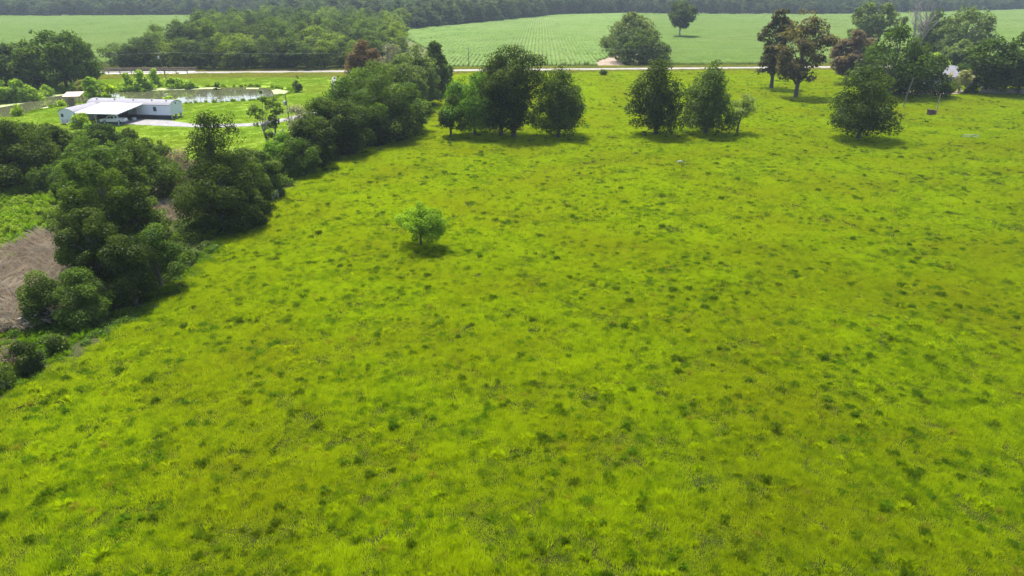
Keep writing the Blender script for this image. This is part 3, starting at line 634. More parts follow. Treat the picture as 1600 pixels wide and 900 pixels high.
cane_src = [cane('cane_row', 4.0, 115, 0.22, 1.45, 0.13, cane_m) for _ in range(4)]
cane2_src = [cane('cane_row_even', 5.0, 130, 0.42, 1.35, 0.16, cane2_m) for _ in range(4)]
def ry(x, o): return (x, float(road_y(x)) + o)
FIELD_MID = [ry(-26, 10), ry(34, 10), (36, 302), (46, 330), (60, 420), (82, 560), (120, 800), (60, 800), (30, 735), (-20, 620), (-72, 512), (-62, 430), (-34, 330)]
rows('crop_rows', FIELD_MID, R(90 - 2.2), 1.85, 4.0, cane_src, 'pale green crop rows running away from the road in the middle field')
FIELD_R = [ry(66, 10), ry(125, 10), (150, 330), (160, 300), (240, 300), (330, 320), (420, 420), (660, 800), (640, 930), (340, 772), (210, 770), (120, 800), (82, 560), (60, 420), (64, 350)]
rows('crop_field', FIELD_R, R(4.3), 1.7, 5.0, cane2_src, 'even green crop field right of the roadside trees')
FIELD_L = [(-158, 290), (-145, 290), (-168, 360), (-200, 480), (-330, 752), (-420, 735), (-620, 720), (-520, 620), (-300, 380)]
rows('crop_field', FIELD_L, R(2.0), 1.9, 5.0, cane2_src, 'even green crop field at upper left beyond the pond')

# ------------------------------------------------------------------ trees
PROF = {
    'round':  ([0, .15, .4, .7, .88, 1], [.68, .95, 1, .84, .54, .15], .07),
    'round2': ([0, .2, .45, .7, .88, 1], [.78, 1, .95, .74, .46, .12], .06),
    'round3': ([0, .2, .5, .8, 1], [.60, .95, 1, .80, .30], .22),
    'tall':   ([0, .2, .45, .6, .8, .93, 1], [.55, .70, .78, 1, .92, .58, .2], .12),
    'column': ([0, .15, .4, .65, .85, 1], [.90, 1, .88, .80, .64, .25], .09),
    'cone':   ([0, .12, .3, .55, .8, 1], [.80, 1, .98, .84, .66, .28], .09),
    'cone2':  ([0, .15, .4, .7, 1], [.9, 1, .80, .50, .1], .08),
    'egg':    ([0, .12, .35, .6, .82, 1], [.85, 1, .95, .82, .60, .22], .09),
    'slim':   ([0, .3, .7, 1], [.75, 1, .75, .15], .20),
    'cypress': ([0, .2, .4, .6, .8, 1], [.72, .85, .72, 1, .62, .25], .22),
    'cypress2': ([0, .3, .6, .85, 1], [.8, 1, .95, .7, .3], .18),
    'willow': ([0, .25, .6, 1], [.82, 1, .68, .10], .02),
    'shrub':  ([0, .3, .7, 1], [.85, 1, .80, .25], .02),
    'bush':   ([0, .3, .7, 1], [.85, 1, .80, .25], .02),
    'open':   ([0, .3, .6, 1], [.5, .9, 1, .35], .35),
    'vase':   ([0, .2, .5, .8, 1], [.30, .60, 1, .95, .35], .24),
    'sapling': ([0, .4, .7, 1], [.4, .9, 1, .4], .38),
    'spiky':  ([0, .3, .6, 1], [1, .95, .7, .3], .05),
    'dead':   ([0, .3, .6, 1], [.3, .8, 1, .6], .25),
    'bare':   ([0, .3, .6, 1], [.6, 1, 1, .5], .05),
    'bare2':  ([0, .3, .6, 1], [.8, 1, .9, .4], .04),
}
DENS = {'egg': .95, 'cone': .95, 'open': .20, 'sapling': .42, 'cypress': .42, 'cypress2': .45, 'bare': .22, 'bare2': .35, 'round3': .55, 'slim': .45, 'vase': .45}

def make_tree_meshes(kind, h, r, tint, leaf, seed, nmax=15000):
    global rng
    keep = rng; rng = np.random.default_rng(seed)
    ts, rs, cb = PROF[kind]
    z0 = cb * h; ch = h - z0
    crad = float(np.clip(0.14 * r + 0.44, 0.44, 1.6)) * (0.8 if kind in ('cypress', 'sapling', 'open') else 1.0)
    crad = min(crad, 0.4 * r + 0.1)
    vol = np.trapz(np.interp(np.linspace(0, 1, 40), ts, rs) ** 2, np.linspace(0, 1, 40)) * math.pi * r * r * ch
    N = int(np.clip(DENS.get(kind, .66) * vol / (4.19 * crad ** 3 * 0.55), 10, 420))
    t = np.linspace(0, 1, 200); wgt = np.interp(t, ts, rs) ** 1.6 + 0.05; cum = np.cumsum(wgt); cum /= cum[-1]
    tt = np.interp(rng.random(N), cum, t)
    if kind.startswith('cypress'):
        nl = 7; tt = np.clip((np.round(tt * nl) + rng.normal(0, .30, N)) / nl, 0, 1)
    th = rng.random(N) * 6.283
    if kind.startswith('cypress'):                      # limbs: whorls with gaps
        lay = np.round(tt * 7).astype(int); base = rng.random((9, 5)) * 6.283; th = base[np.clip(lay, 0, 8), rng.integers(0, 5, N)] + rng.normal(0, .28, N)
    ph = rng.random(8) * 6.283
    lump = 1 + .13 * np.sin(2 * th + ph[0] + 3 * tt) + .12 * np.sin(3 * th + ph[1] - 5 * tt) + .10 * np.sin(5 * th + ph[2] + 9 * tt) + .08 * np.sin(11 * tt + ph[3])
    rr = np.interp(tt, ts, rs) * r * lump * rng.random(N) ** .38
    rr = np.minimum(rr, np.interp(tt, ts, rs) * r * 1.06); rr = np.maximum(rr - crad * .30, 0.02 * r)
    c = np.stack([rr * np.cos(th), rr * np.sin(th), z0 + crad * .3 + tt * (ch - crad * .9)], -1)
    lean = np.array([rng.normal(0, .02), rng.normal(0, .02)]) * h
    if kind == 'sapling': lean = np.array([.22 * h, 0])
    c[:, :2] += lean * (c[:, 2:3] / h) ** 1.3
    if kind == 'spiky':
        sx = rng.normal(0, .45 * r, (7, 2)); pk = rng.integers(0, 7, N); c[:, :2] = c[:, :2] * np.where(tt < .55, 1, .28)[:, None] + np.where(tt < .55, 0, 1)[:, None] * sx[pk]
    if kind in ('round', 'round2', 'tall', 'column', 'vase', 'slim', 'shrub', 'bush', 'willow'):   # boughs: gather clumps into sub-crowns
        K = int(np.clip(5 + r * 1.1, 6, 13)); bt = np.linspace(.08, .93, K) + rng.normal(0, .05, K); ba = np.arange(K) * 2.4 + rng.normal(0, .4, K)
        br = np.interp(bt, ts, rs) * r * (.62 + .38 * rng.random(K))
        B = np.stack([br * np.cos(ba), br * np.sin(ba), z0 + bt * ch * .96], -1)
        near_b = np.argmin(np.linalg.norm((c[:, None, :] - B[None]) / [1, 1, .8], axis=2), axis=1)
        pull = .34 * rng.random(N)[:, None] + .08
        c = c * (1 - pull) + B[near_b] * pull
    # gaps: knock out clumps inside a few voids
    if kind in ('round', 'round2', 'tall', 'column', 'vase', 'open', 'slim'):
        for _ in range(4):
            a = rng.random() * 6.283; gt = .12 + .7 * rng.random(); g0 = np.array([math.cos(a) * r * .75, math.sin(a) * r * .75, z0 + gt * ch])
            k = np.linalg.norm(c - g0, axis=1) > .22 * r; c = c[k]
    N = len(c); cr = crad * (.65 + .7 * rng.random(N))
    if kind not in ('cypress', 'cypress2', 'sapling', 'dead', 'bare', 'bare2'): cr[rng.random(N) < .15] *= .5
    c[:, :2] -= np.median(c[:, :2], axis=0) * (0 if kind == 'sapling' else .8)
    c[:, :2] *= (r - .75 * crad) / max(1e-3, np.percentile(np.hypot(c[:, 0], c[:, 1]), 95 if kind in ('cone', 'egg', 'round3') else 92))
    tw = cr < .6 * crad                                   # small sprigs stick out of the outline
    c[tw] = (c[tw] - [0, 0, .45 * h]) * (1.10 + .16 * rng.random((int(tw.sum()), 1))) + [0, 0, .45 * h]
    c[:, 2] = np.maximum(c[:, 2], .35)
    c[:, 2] += (c[:, 2] / h) * (h - np.max(c[:, 2] + cr * .8))
    # trunk and limbs
    mb = MB(); tr = 0.022 * h + 0.05; stems = 1
    if kind in ('shrub', 'bush', 'willow', 'bare', 'bare2'): stems = 5; tr *= .55
    if kind in ('open', 'dead'): stems = 2
    if kind in ('cypress', 'vase'): tr *= 0.95
    tips = []
    for s_ in range(stems):
        o = rng.normal(0, .1 * r if stems > 1 else 0.0, 2); e = o * ((5 if kind != 'dead' else 2) if stems > 1 else 1) + rng.normal(0, .05 * r, 2) + lean * .7
        top = (.86 if stems == 1 else .6 + .25 * rng.random()) * h; ps = []
        for q in np.linspace(0, 1, 6):
            ps.append((o[0] + (e[0] - o[0]) * q ** 1.2 + (rng.normal(0, .02 * r) if 0 < q else 0), o[1] + (e[1] - o[1]) * q ** 1.2 + (rng.normal(0, .02 * r) if 0 < q else 0), -.15 + (top + .15) * q))
        mb.tube(ps, [tr * (1.25, .95, .8, .6, .4, .15)[i] / (1 if stems == 1 else 1.15) for i in range(6)], 7, False); tips.append(np.array(ps))
    def limb(target, rad):
        P = tips[rng.integers(0, len(tips))]; zq = max(.12 * h, target[2] * (.45 + .35 * rng.random()) - .1 * r); q = np.clip(zq / max(P[-1, 2], .1), 0.05, .97) * 5; i = int(min(q, 4)); s0 = P[i] + (P[i + 1] - P[i]) * (q - i)
        m = (s0 + target) / 2 + np.array([rng.normal(0, .05 * r), rng.normal(0, .05 * r), .06 * r])
        mb.tube([s0, m, target], [rad, rad * .6, rad * .18], 4, False); return m
    nl = {'dead': 40, 'bare': 70, 'bare2': 50}.get(kind, int(np.clip(N * .28, 6, 40)))
    for i in rng.choice(N, min(nl, N), replace=False):
        m = limb(c[i], tr * .32)
        if kind in ('dead', 'bare', 'bare2'):
            for _ in range(5):
                e = c[i] + rng.normal(0, .13 * r, 3) + [0, 0, .10 * h * rng.random()]; s0 = m + (c[i] - m) * rng.random()
                mb.tube([s0, (s0 + e) / 2 + rng.normal(0, .03 * r, 3), e], [tr * .12, tr * .08, tr * .03], 3, False)
    # leaves
    if kind == 'dead': cm = None
    else:
        area = float(np.sum(4 * math.pi * cr ** 2))
        nL = int(min(nmax, (1.0 if kind not in ('bare', 'bare2', 'sapling') else .35) * area / (.42 * leaf * leaf)))
        pk = rng.choice(N, nL, p=cr ** 2 / np.sum(cr ** 2))
        d = rng.normal(0, 1, (nL, 3)); d[:, 2] = d[:, 2] * .9 + .25; d /= np.linalg.norm(d, axis=1)[:, None]
        sq = np.array([1.05, 1.05, .62]) if kind.startswith('cypress') else np.array([1, 1, .82])
        p = c[pk] + d * (cr[pk] * (.62 + .46 * rng.random(nL) ** .6 + .35 * (rng.random(nL) > .94)))[:, None] * sq
        p[:, 2] = np.maximum(p[:, 2], .04)
        ct = .5 + rng.normal(0, .22, N); ti = np.clip(ct[pk] + rng.normal(0, .16, nL), 0, 1)
        cm = leaf_mesh('crown', p, d, leaf, ti, tint)
    rng = keep
    return mb, cm

NAMES = {'cypress': 'cypress_tree', 'cypress2': 'cypress_tree', 'willow': 'willow_shrub', 'shrub': 'shrub', 'bush': 'shrub', 'dead': 'dead_tree', 'bare': 'bare_shrub', 'bare2': 'bare_shrub',
         'sapling': 'sapling', 'cone': 'conical_tree', 'cone2': 'conical_tree', 'spiky': 'pointed_tree'}
def plant(kind, x, y, h, r, col, label, seed, group=None):
    name = NAMES.get(kind, 'broadleaf_tree')
    z = float(height(x, y))
    root = empty(name, (x, y, z), 0.0)
    cat = 'shrub' if 'shrub' in name else 'tree'
    if ' bush' in label: cat = 'bush'
    tag(root, label, cat, group)
    dist = math.hypot(x, y)
    leaf = float(np.clip(dist * (.0027 if dist < 190 else .0032), .19, 1.0))
    if kind in ('willow', 'shrub', 'bush'): leaf *= .85
    if kind == 'sapling': leaf *= .8
    mb, cm = make_tree_meshes(kind, h, r, LEAF[col], leaf, seed, 17000 if dist < 190 else 8000)
    mb.build('trunk' if 'shrub' not in name else 'stems', bark_pale if kind in ('dead', 'vase', 'bare', 'bare2') or 'grey stems' in label else bark_m, root)
    if cm is not None: link('crown', cm, root)
    return root
for i, (kind, x, y, h, r_, col, label) in enumerate(TREES):
    g_ = None
    if kind == 'willow': g_ = 'willows round the pond'
    elif -20 < x < 15 and 140 < y < 150: g_ = 'clump of pasture trees'
    elif x < -18 and x > -95 and y < 226: g_ = 'trees and shrubs of the hedgerow'
    plant(kind, x, y, h, r_, col, label, 100 + i, g_)

# woods beyond the road: individual trees copied from eight models
def wood_models(mat, n, seed, leaf=.55, kinds=('round', 'round2', 'tall', 'column')):
    out = []
    for i in range(n):
        kind = kinds[i % len(kinds)]
        mb, cm = make_tree_meshes(kind, 16.0, 5.2 + .5 * (i % 3), mat, leaf, seed + i, 5200)
        tme = mb.build('trunk', bark_m); tm = tme.data; bpy.data.objects.remove(tme)
        out.append((tm, cm))
    return out
def copy_tree(model, x, y, s, sz, rz, name, label, cat, group):
    root = empty(name, (x, y, 0), rz); root.scale = (s, s, sz); tag(root, label, cat, group)
    link('trunk', model[0], root); link('crown', model[1], root)
    return root
wl2 = leaf_mat('leaf_wood_yellow', (.075, .120, .014), (.20, .26, .030), rnd=.5)
wl3 = leaf_mat('leaf_wood_dark', (.018, .036, .012), (.065, .095, .024), rnd=.5)
wm = wood_models(wood_leaf, 4, 900) + wood_models(wl2, 2, 910) + wood_models(wl3, 2, 920)
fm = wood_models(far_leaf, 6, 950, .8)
rs_ = np.random.default_rng(21)
WOOD = [(-152, 277), (-100, 279), (-60, 281), (-46, 284), (-52, 330), (-66, 420), (-76, 512), (-130, 560), (-190, 590), (-215, 500), (-180, 400), (-160, 320)]
ORD = ['first', 'second', 'third', 'fourth', 'fifth', 'sixth', 'seventh', 'eighth', 'ninth', 'tenth', 'eleventh', 'twelfth', 'thirteenth', 'fourteenth', 'fifteenth', 'sixteenth', 'seventeenth', 'eighteenth']
fx = -151.0; i = 0
while fx < -46 and i < 18:                                     # front rank along the road
    m_ = copy_tree(wm[rs_.integers(0, 8)], fx, float(road_y(fx)) + 13 + rs_.normal(0, 1.2), .92 + .3 * rs_.random(), (9.3 + 3.0 * rs_.random()) / 16, rs_.random() * 6.28, 'woodland_tree',
                   ORD[i] + ' tree from the left in the front rank of the wood along the road', 'tree', 'front trees of the wood'); i += 1; fx += 6.0
deep = []
for Yr in np.arange(291, 590, 11.0):
    for Xr in np.arange(-230, -40, 11.0):
        q = (Xr + rs_.normal(0, 2.4) + (5.5 if int(Yr / 11) % 2 else 0), Yr + rs_.normal(0, 1.8))
        if not inside(WOOD, q[0], q[1]): continue
        hs = (11.0 if q[1] < 310 else 12.5 if q[1] < 340 else 13.2) * (.68 + .6 * rs_.random()) / 16.0; sc = .85 + .55 * rs_.random()
        if q[1] < 336:
            copy_tree(wm[rs_.integers(0, 8)], q[0], q[1], sc, hs, rs_.random() * 6.28, 'woodland_tree', 'tree whose top shows behind the front rank of the wood', 'tree', 'second rank trees of the wood')
        else: deep.append((q[0], q[1], sc, hs))
far_stuff = []
def line(p0, p1, step, hs, models, label, group, depth=2, jit=2.0, name='woodland_tree', sc=1.0):
    p0 = np.array(p0, float); p1 = np.array(p1, float); L = np.linalg.norm(p1 - p0); u = (p1 - p0) / L; nrm = np.array([-u[1], u[0]])
    if nrm[1] < 0: nrm = -nrm
    for d_ in range(depth):
        for t in np.arange(0, L, step):
            q = p0 + u * (t + step * .5 * (d_ % 2)) + nrm * d_ * step * .9 + rs_.normal(0, jit, 2)
            if abs(q[0]) > .80 * q[1] + 20: continue
            s_, h_ = sc * (.95 + .4 * rs_.random()), hs * (.55 + .65 * rs_.random()) / 16
            if d_: far_stuff.append((q[0], q[1], s_, h_)); continue
            copy_tree(models[rs_.integers(0, len(models))], q[0], q[1], s_, h_, rs_.random() * 6.28, name, label, 'tree', group)
line((-70, 520), (35, 745), 8.5, 16.5, fm, 'dark tree in the treeline along the slanting edge of the middle crop field', 'slanting treeline', 3)
line((35, 770), (130, 815), 9.5, 17, fm, 'hazy tree in the treeline at the far end of the middle crop field', 'far middle treeline', 3)
line((130, 815), (340, 785), 9.5, 17, fm, 'hazy tree in the treeline behind the right crop field', 'far right treeline', 3)
line((340, 785), (700, 950), 11, 16, fm, 'hazy blue tree in the far treeline at upper right', 'upper right treeline', 3)
line((-620, 735), (-210, 772), 10.5, 15.5, fm, 'hazy blue tree in the far treeline behind the upper left field', 'upper left treeline', 3)
def mass(name, lst, srcs, label):
    A = np.array(lst); n = len(A); rot = np.zeros((n, 3)); rot[:, 2] = rng.random(n) * 6.28
    scatter(name, np.stack([A[:, 0], A[:, 1], np.zeros(n)], -1), rot, np.stack([A[:, 2], A[:, 2], A[:, 3]], -1), rng.integers(0, len(srcs), n), srcs, label, 'woodland')
mass('wood_interior', deep, [m[1] for m in wm], 'dark tree tops deep in the wood beyond the road')
mass('treeline_interior', far_stuff, [m[1] for m in fm], 'hazy mass of trees behind the far treelines')

# hazy woodland beyond, one mass
dw_src = [m[1] for m in fm]
X, Y = jgrid(-1300, 1400, 600, 1750, 15); far_line = np.where(X < -200, 775 + 0 * X, np.where(X < -60, 600, np.where(X < 120, 560 + (X + 60) * 1.7, 830 + np.maximum(0, X - 340) * .40)))
k = (Y > far_line + 8) & (np.abs(X) < .8 * Y + 30) & ((vnoise(X, Y, 150, 61) > .42) | (Y < far_line + 45)) & ~((X < -160) & (Y > 840) & (Y < 960)) & ~((X > 420) & (Y > 1010) & (Y < 1130))
X, Y = X[k], Y[k]; n = len(X); s = .95 + .6 * rng.random(n); rot = np.zeros((n, 3)); rot[:, 2] = rng.random(n) * 6.28
scatter('distant_woodland', np.stack([X, Y, np.zeros(n) - .5], -1), rot, np.stack([s * 1.35, s * 1.35, s * .95], -1), rng.integers(0, len(dw_src), n), dw_src, 'distant hazy woodland closing the view at the top', 'woodland')

# ------------------------------------------------------------------ things
M_white = plain('white_siding', (0.56, 0.59, 0.63), 0.55, noise=0.06, nscale=0.8)
M_roofw = plain('white_metal_roof', (0.80, 0.80, 0.80), 0.45, noise=0.05, nscale=0.6)
M_roofg = plain('grey_metal_roof', (0.155, 0.155, 0.178), 0.7, noise=0.12, nscale=0.7)
M_roofh = plain('house_metal_roof', (0.19, 0.19, 0.21), 0.6, noise=0.12, nscale=0.5)
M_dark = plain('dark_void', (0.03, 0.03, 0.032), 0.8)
M_trim = plain('grey_trim', (0.35, 0.36, 0.38), 0.6)
M_wood = plain('weathered_wood', (0.20, 0.15, 0.11), 0.9, noise=0.35, nscale=4, bump=0.4)
M_wood2 = plain('grey_wood', (0.28, 0.25, 0.22), 0.9, noise=0.35, nscale=4, bump=0.4)
M_rust = plain('brown_paint', (0.085, 0.050, 0.038), 0.8, noise=0.35, nscale=3)
M_steel = plain('galvanised', (0.45, 0.46, 0.47), 0.45, metal=0.6, noise=0.15)
M_pole = plain('pole_wood', (0.17, 0.14, 0.12), 0.9, noise=0.3, nscale=3, bump=0.3)
M_tanroof = plain('tan_roof', (0.58, 0.48, 0.42), 0.7, noise=0.15, nscale=2)
M_glass = plain('dark_glass', (0.03, 0.035, 0.04), 0.08, noise=0.05, spec=0.6)
M_paint = plain('truck_paint', (0.80, 0.80, 0.80), 0.25, noise=0.03, spec=0.6)
M_tyre = plain('tyre', (0.025, 0.025, 0.027), 0.85)
M_red = plain('red_lens', (0.30, 0.02, 0.02), 0.3)
M_lens = plain('clear_lens', (0.7, 0.7, 0.68), 0.15)
M_conc = plain('concrete', (0.42, 0.41, 0.39), 0.9, noise=0.2, nscale=1.5)

# mobile home: long grey white body, rounded metal roof, wing on the left
home = tag(empty('mobile_home', (-82.4, 167.7, 0), R(-9)), 'long pale mobile home with low grey metal roof beside the pond', 'mobile home')
def shell(name, u0, u1, v0, v1, z0, eave, rise, along):
    prof = []
    w_ = (v1 - v0) if along == 'x' else (u1 - u0)
    a0 = v0 if along == 'x' else u0
    n = 8
    prof = [(a0, z0), (a0 + w_, z0), (a0 + w_, eave)] + [(a0 + w_ - w_ * i / n, eave + rise * math.sin(math.pi * i / n) ** .8) for i in range(1, n)] + [(a0, eave)]
    return MB().prism(prof, u0 if along == 'x' else v0, u1 if along == 'x' else v1, along)
def roof_arc(a0, a1, t0, t1, eave, rise, along, th=.07, over=.12):
    n = 10; up = []; lo = []
    for i in range(n + 1):
        q = i / n; a = a0 - over + (a1 - a0 + 2 * over) * q; zz = eave + .02 + rise * math.sin(math.pi * q) ** .8 + .03
        up.append((a, zz + th)); lo.append((a, zz))
    return MB().prism(up + lo[::-1], t0 - over, t1 + over, along)
wall = shell('wall', -22, 0, 0, 5.0, 1.0, 3.3, .85, 'x').build('wall', M_white, home)
for i in range(1, 18):
    MB().box((-22 + i * 22 / 18, -.014, 2.15), (.05, .028, 2.26)).build('siding_batten', M_white, wall)
for i in range(1, 5):
    MB().box((.014, i, 2.15), (.028, .05, 2.2)).build('siding_batten', M_white, wall)
roof = roof_arc(0, 5.0, -22, 0, 3.3, .85, 'x').build('roof', M_roofg, home)
for u in (-20.2, -15.4, -10.4, -5.4, -1.6): MB().tube([(u, 1.5, 3.95), (u, 1.5, 4.45)], [.13, .13], 8).box((u, 1.5, 4.49), (.36, .36, .07)).build('roof_vent', M_trim, roof)
for i in range(0, 23): MB().prism([(-.12, 3.40), (.9, 3.93), (.9, 3.97), (-.12, 3.44)], -22 + i - .03, -22 + i + .03, 'x').build('roof_seam', M_roofg, roof)
MB().box((.02, 2.5, 3.55), (.05, .42, .36)).build('gable_vent', M_dark, home)
MB().box((-11, .12, .5), (21.6, .12, 1.0)).build('skirting', M_dark, home)
for v in (.6, 2.5, 4.4): MB().box((-.35, v, .5), (.4, .4, 1.0)).build('support_pier', M_conc, home)
wnd = MB().box((-4.0, -.02, 2.4), (.9, .04, 1.1)).build('window', M_trim, home); MB().box((-4.0, -.045, 2.4), (.76, .02, .96)).build('pane', M_glass, wnd)
door = MB().box((-9.5, -.02, 2.05), (.95, .05, 2.0)).build('door', M_trim, home); MB().box((-9.15, -.06, 2.0), (.05, .05, .12)).build('handle', M_steel, door)
wing = shell('wing_wall', -22.3, -18.3, -9.2, -.15, .25, 2.75, .75, 'y').build('wing_wall', M_white, home)
roof_arc(-22.3, -18.3, -9.2, .1, 2.75, .75, 'y').build('wing_roof', M_roofg, home)
for i in range(1, 6): MB().box((-22.3 + i * .66, -9.214, 1.5), (.05, .028, 2.45)).build('siding_batten', M_white, wing)
MB().box((-20.0, -9.9, .35), (1.7, 1.2, .1)).box((-20.7, -10.4, .75), (.09, .09, 1.3)).box((-19.3, -10.4, .75), (.09, .09, 1.3)).box((-20.0, -10.4, 1.15), (1.5, .07, .09)).box((-20.0, -10.4, .8), (1.5, .05, .07)).build('porch_step', M_wood2, home)
wnd = MB().box((-21.4, -9.225, 2.0), (.7, .05, .8)).build('window', M_trim, home); MB().box((-21.4, -9.26, 2.0), (.58, .02, .68)).build('pane', M_glass, wnd)

cp = tag(empty('carport', (-82.4, 167.7, 0), R(-9)), 'open carport with bright white sheet roof in front of the home', 'carport')
cr_ = MB()
prof = [(-9.4, 2.62), (.35, 3.52), (.35, 3.60), (-9.4, 2.70)]
crf = cr_.prism(prof, -17.9, -7.0, 'x').build('roof_sheet', M_roofw, cp)
for i in range(12):
    u = -17.9 + i * 10.9 / 11; MB().prism([(-9.4, 2.702), (.35, 3.602), (.35, 3.64), (-9.4, 2.74)], u - .035, u + .035, 'x').build('roof_rib', M_roofw, crf)
MB().box((-12.45, -9.45, 2.64), (11.0, .10, .2)).build('fascia', M_white, cp)
MB().prism([(-9.4, 2.48), (.2, 3.36), (.2, 3.51), (-9.4, 2.61)], -7.0, -6.92, 'x').build('side_fascia', M_trim, cp)
MB().box((-13.6, -2.6, 1.45), (8.4, .08, 2.7)).build('shade_panel', M_dark, cp)  # added dark panel, stands in for the deep shade under the carport roof
for u in (-17.6, -12.9, -7.25): MB().box((u, -9.2, 1.27), (.11, .11, 2.6)).build('post', M_white, cp)
MB().box((-12.45, -4.5, 2.93), (10.7, .1, .14)).build('rafter', M_trim, cp)

# pickup under the carport
def wheel(parent, x, y):
    wt = empty('wheel', (x, y, .39)); wt.parent = parent
    MB().tube([(0, -.13, 0), (0, -.11, 0), (0, .11, 0), (0, .13, 0)], [.33, .39, .39, .33], 18).build('tyre', M_tyre, wt)
    MB().tube([(0, -.14, 0), (0, .14, 0)], [.23, .23], 12).build('rim', M_steel, wt)
truck = tag(empty('pickup_truck', (-93.6, 162.7, .07), R(-5)), 'white pickup truck parked under the carport', 'pickup truck')
# nose to -x
side = [(-2.85, .45), (-2.88, .80), (-2.72, 1.05), (-1.45, 1.16), (.75, 1.16), (.75, 1.14), (2.85, 1.14), (2.88, .55), (2.6, .48), (2.3, .48), (2.2, .75), (1.95, .88), (1.6, .88), (1.35, .75), (1.25, .45), (-1.25, .45), (-1.35, .75), (-1.6, .88), (-1.95, .88), (-2.2, .75), (-2.3, .45)]
body = MB()
body.prism(side, -.96, -.86, 'y'); body.prism(side, .86, .96, 'y')
body.prism([(-2.85, .5), (-2.86, .85), (-2.70, 1.06), (-1.45, 1.17), (.75, 1.17), (.75, .5)], -.86, .86, 'y')
body.box((1.8, 0, .62), (2.1, 1.72, .08)).box((2.84, 0, .85), (.07, 1.72, .58)).box((.80, 0, .9), (.07, 1.72, .5))
body.build('body', M_paint, truck)
MB().prism([(-1.50, 1.16), (-.78, 1.80), (-.60, 1.86), (.55, 1.86), (.72, 1.78), (.78, 1.16)], -.80, .80, 'y').build('cab', M_paint, truck)
for s_ in (-1, 1):
    MB().prism([(-1.18, 1.22), (-.66, 1.72), (-.28, 1.74), (-.28, 1.22)], s_ * .805 - .008, s_ * .805 + .008, 'y').build('front_window', M_glass, truck)
    MB().prism([(-.20, 1.22), (-.20, 1.74), (.50, 1.74), (.62, 1.22)], s_ * .805 - .008, s_ * .805 + .008, 'y').build('rear_window', M_glass, truck)
    MB().box((-1.15, s_ * .98, 1.22), (.12, .16, .18)).build('mirror', M_dark, truck)
    MB().box((-2.86, s_ * .70, .86), (.06, .36, .18)).build('headlight', M_lens, truck)
    MB().box((2.88, s_ * .84, .95), (.06, .16, .34)).build('tail_light', M_red, truck)
    MB().box((-.24, s_ * .968, 1.0), (.18, .02, .04)).build('door_handle', M_trim, truck)
    for xx in (-1.78, 1.78): wheel(truck, xx, s_ * .82)
MB().prism([(-1.47, 1.19), (-.80, 1.78), (-.82, 1.80), (-1.50, 1.20)], -.70, .70, 'y').build('windscreen', M_glass, truck)
MB().prism([(.735, 1.72), (.79, 1.24), (.80, 1.24), (.745, 1.72)], -.65, .65, 'y').build('back_window', M_glass, truck)
MB().box((-2.93, 0, .55), (.14, 1.84, .22)).build('front_bumper', M_steel, truck); MB().box((2.96, 0, .55), (.16, 1.8, .2)).build('rear_bumper', M_steel, truck)
MB().box((-2.89, 0, .86), (.04, .95, .22)).build('grille', M_dark, truck)

tub = tag(empty('white_tub', (-90.9, 166.6, .07)), 'small round white tub on the ground behind the pickup', 'tub')
MB().tube([(0, 0, 0), (0, 0, .35), (0, 0, .55), (0, 0, .62)], [.42, .52, .5, .3], 14).build('bowl', M_white, tub); MB().tube([(0, 0, .50), (0, 0, .56)], [.55, .55], 14).build('rim', M_white, tub)

# pond shelter
sh = tag(empty('pond_shelter', (-116.2, 186.0, 0), R(8)), 'wooden shelter on posts with pale tan roof at pond edge', 'shelter')
for a in (-1, 1):
    for b in (-1, 1): MB().tube([(a * 1.6, b * 1.1, -.3), (a * 1.6, b * 1.1, 3.1)], [.11, .10], 8).build('post', M_wood, sh)
rf = MB().prism([(-1.7, 2.95), (1.7, 3.65), (1.7, 3.75), (-1.7, 3.05)], -2.1, 2.1, 'x').build('roof', M_tanroof, sh)
for i in range(8):
    u = -2.1 + i * 4.2 / 7; MB().prism([(-1.7, 3.053), (1.7, 3.753), (1.7, 3.79), (-1.7, 3.09)], u - .03, u + .03, 'x').build('roof_rib', M_tanroof, rf)
MB().box((0, 0, .35), (3.6, 2.6, .14)).build('deck', M_wood, sh)
for b in (-1, 1): MB().box((0, b * 1.1, 1.2), (3.2, .06, .12)).build('rail', M_wood, sh)
MB().box((-1.0, .2, 1.35), (1.0, 1.6, 1.9)).build('back_panel', M_wood, sh)

# utility poles
def pole(name, x, y, h, lean, label, arm=True, transformer=0, rz=0.0, r0=.15):
    p = tag(empty(name, (x, y, float(height(x, y))), rz), label, 'utility pole' if arm or transformer else 'pole')
    MB().tube([(0, 0, -.5), (lean[0] * .5, lean[1] * .5, h * .5), (lean[0], lean[1], h)], [r0, r0 * .85, r0 * .65], 9).build('pole_shaft', M_pole, p)
    if arm:
        a = MB().box((lean[0], lean[1] - .12, h - .6), (2.2, .1, .12)).build('crossarm', M_wood2, p)
        for q in (-1, 0, 1): MB().tube([(lean[0] + q, lean[1] - .12, h - .55), (lean[0] + q, lean[1] - .12, h - .34)], [.05, .04], 6).build('insulator', M_lens, a)
    if transformer:
        MB().tube([(transformer + lean[0] * .8, 0, h - 2.4), (transformer + lean[0] * .8, 0, h - 2.3), (transformer + lean[0] * .8, 0, h - 1.5), (transformer + lean[0] * .8, 0, h - 1.4)], [.24, .3, .3, .2], 12).build('transformer', M_steel, p)
    return p
pole('utility_pole', -118.2, 242.4, 9.2, (-1.0, 0), 'leaning utility pole with pale transformer on far bank of pond', True, -.42)
pole('utility_pole', -49.3, 153.4, 8.0, (-.25, 0), 'utility pole with transformer at the driveway bend', False, -.42)
tag(pole('brace_pole', -48.4, 153.0, 5.6, (-.55, .2), 'thin second pole leaning against the driveway utility pole', False, 0, r0=.09), cat='pole')
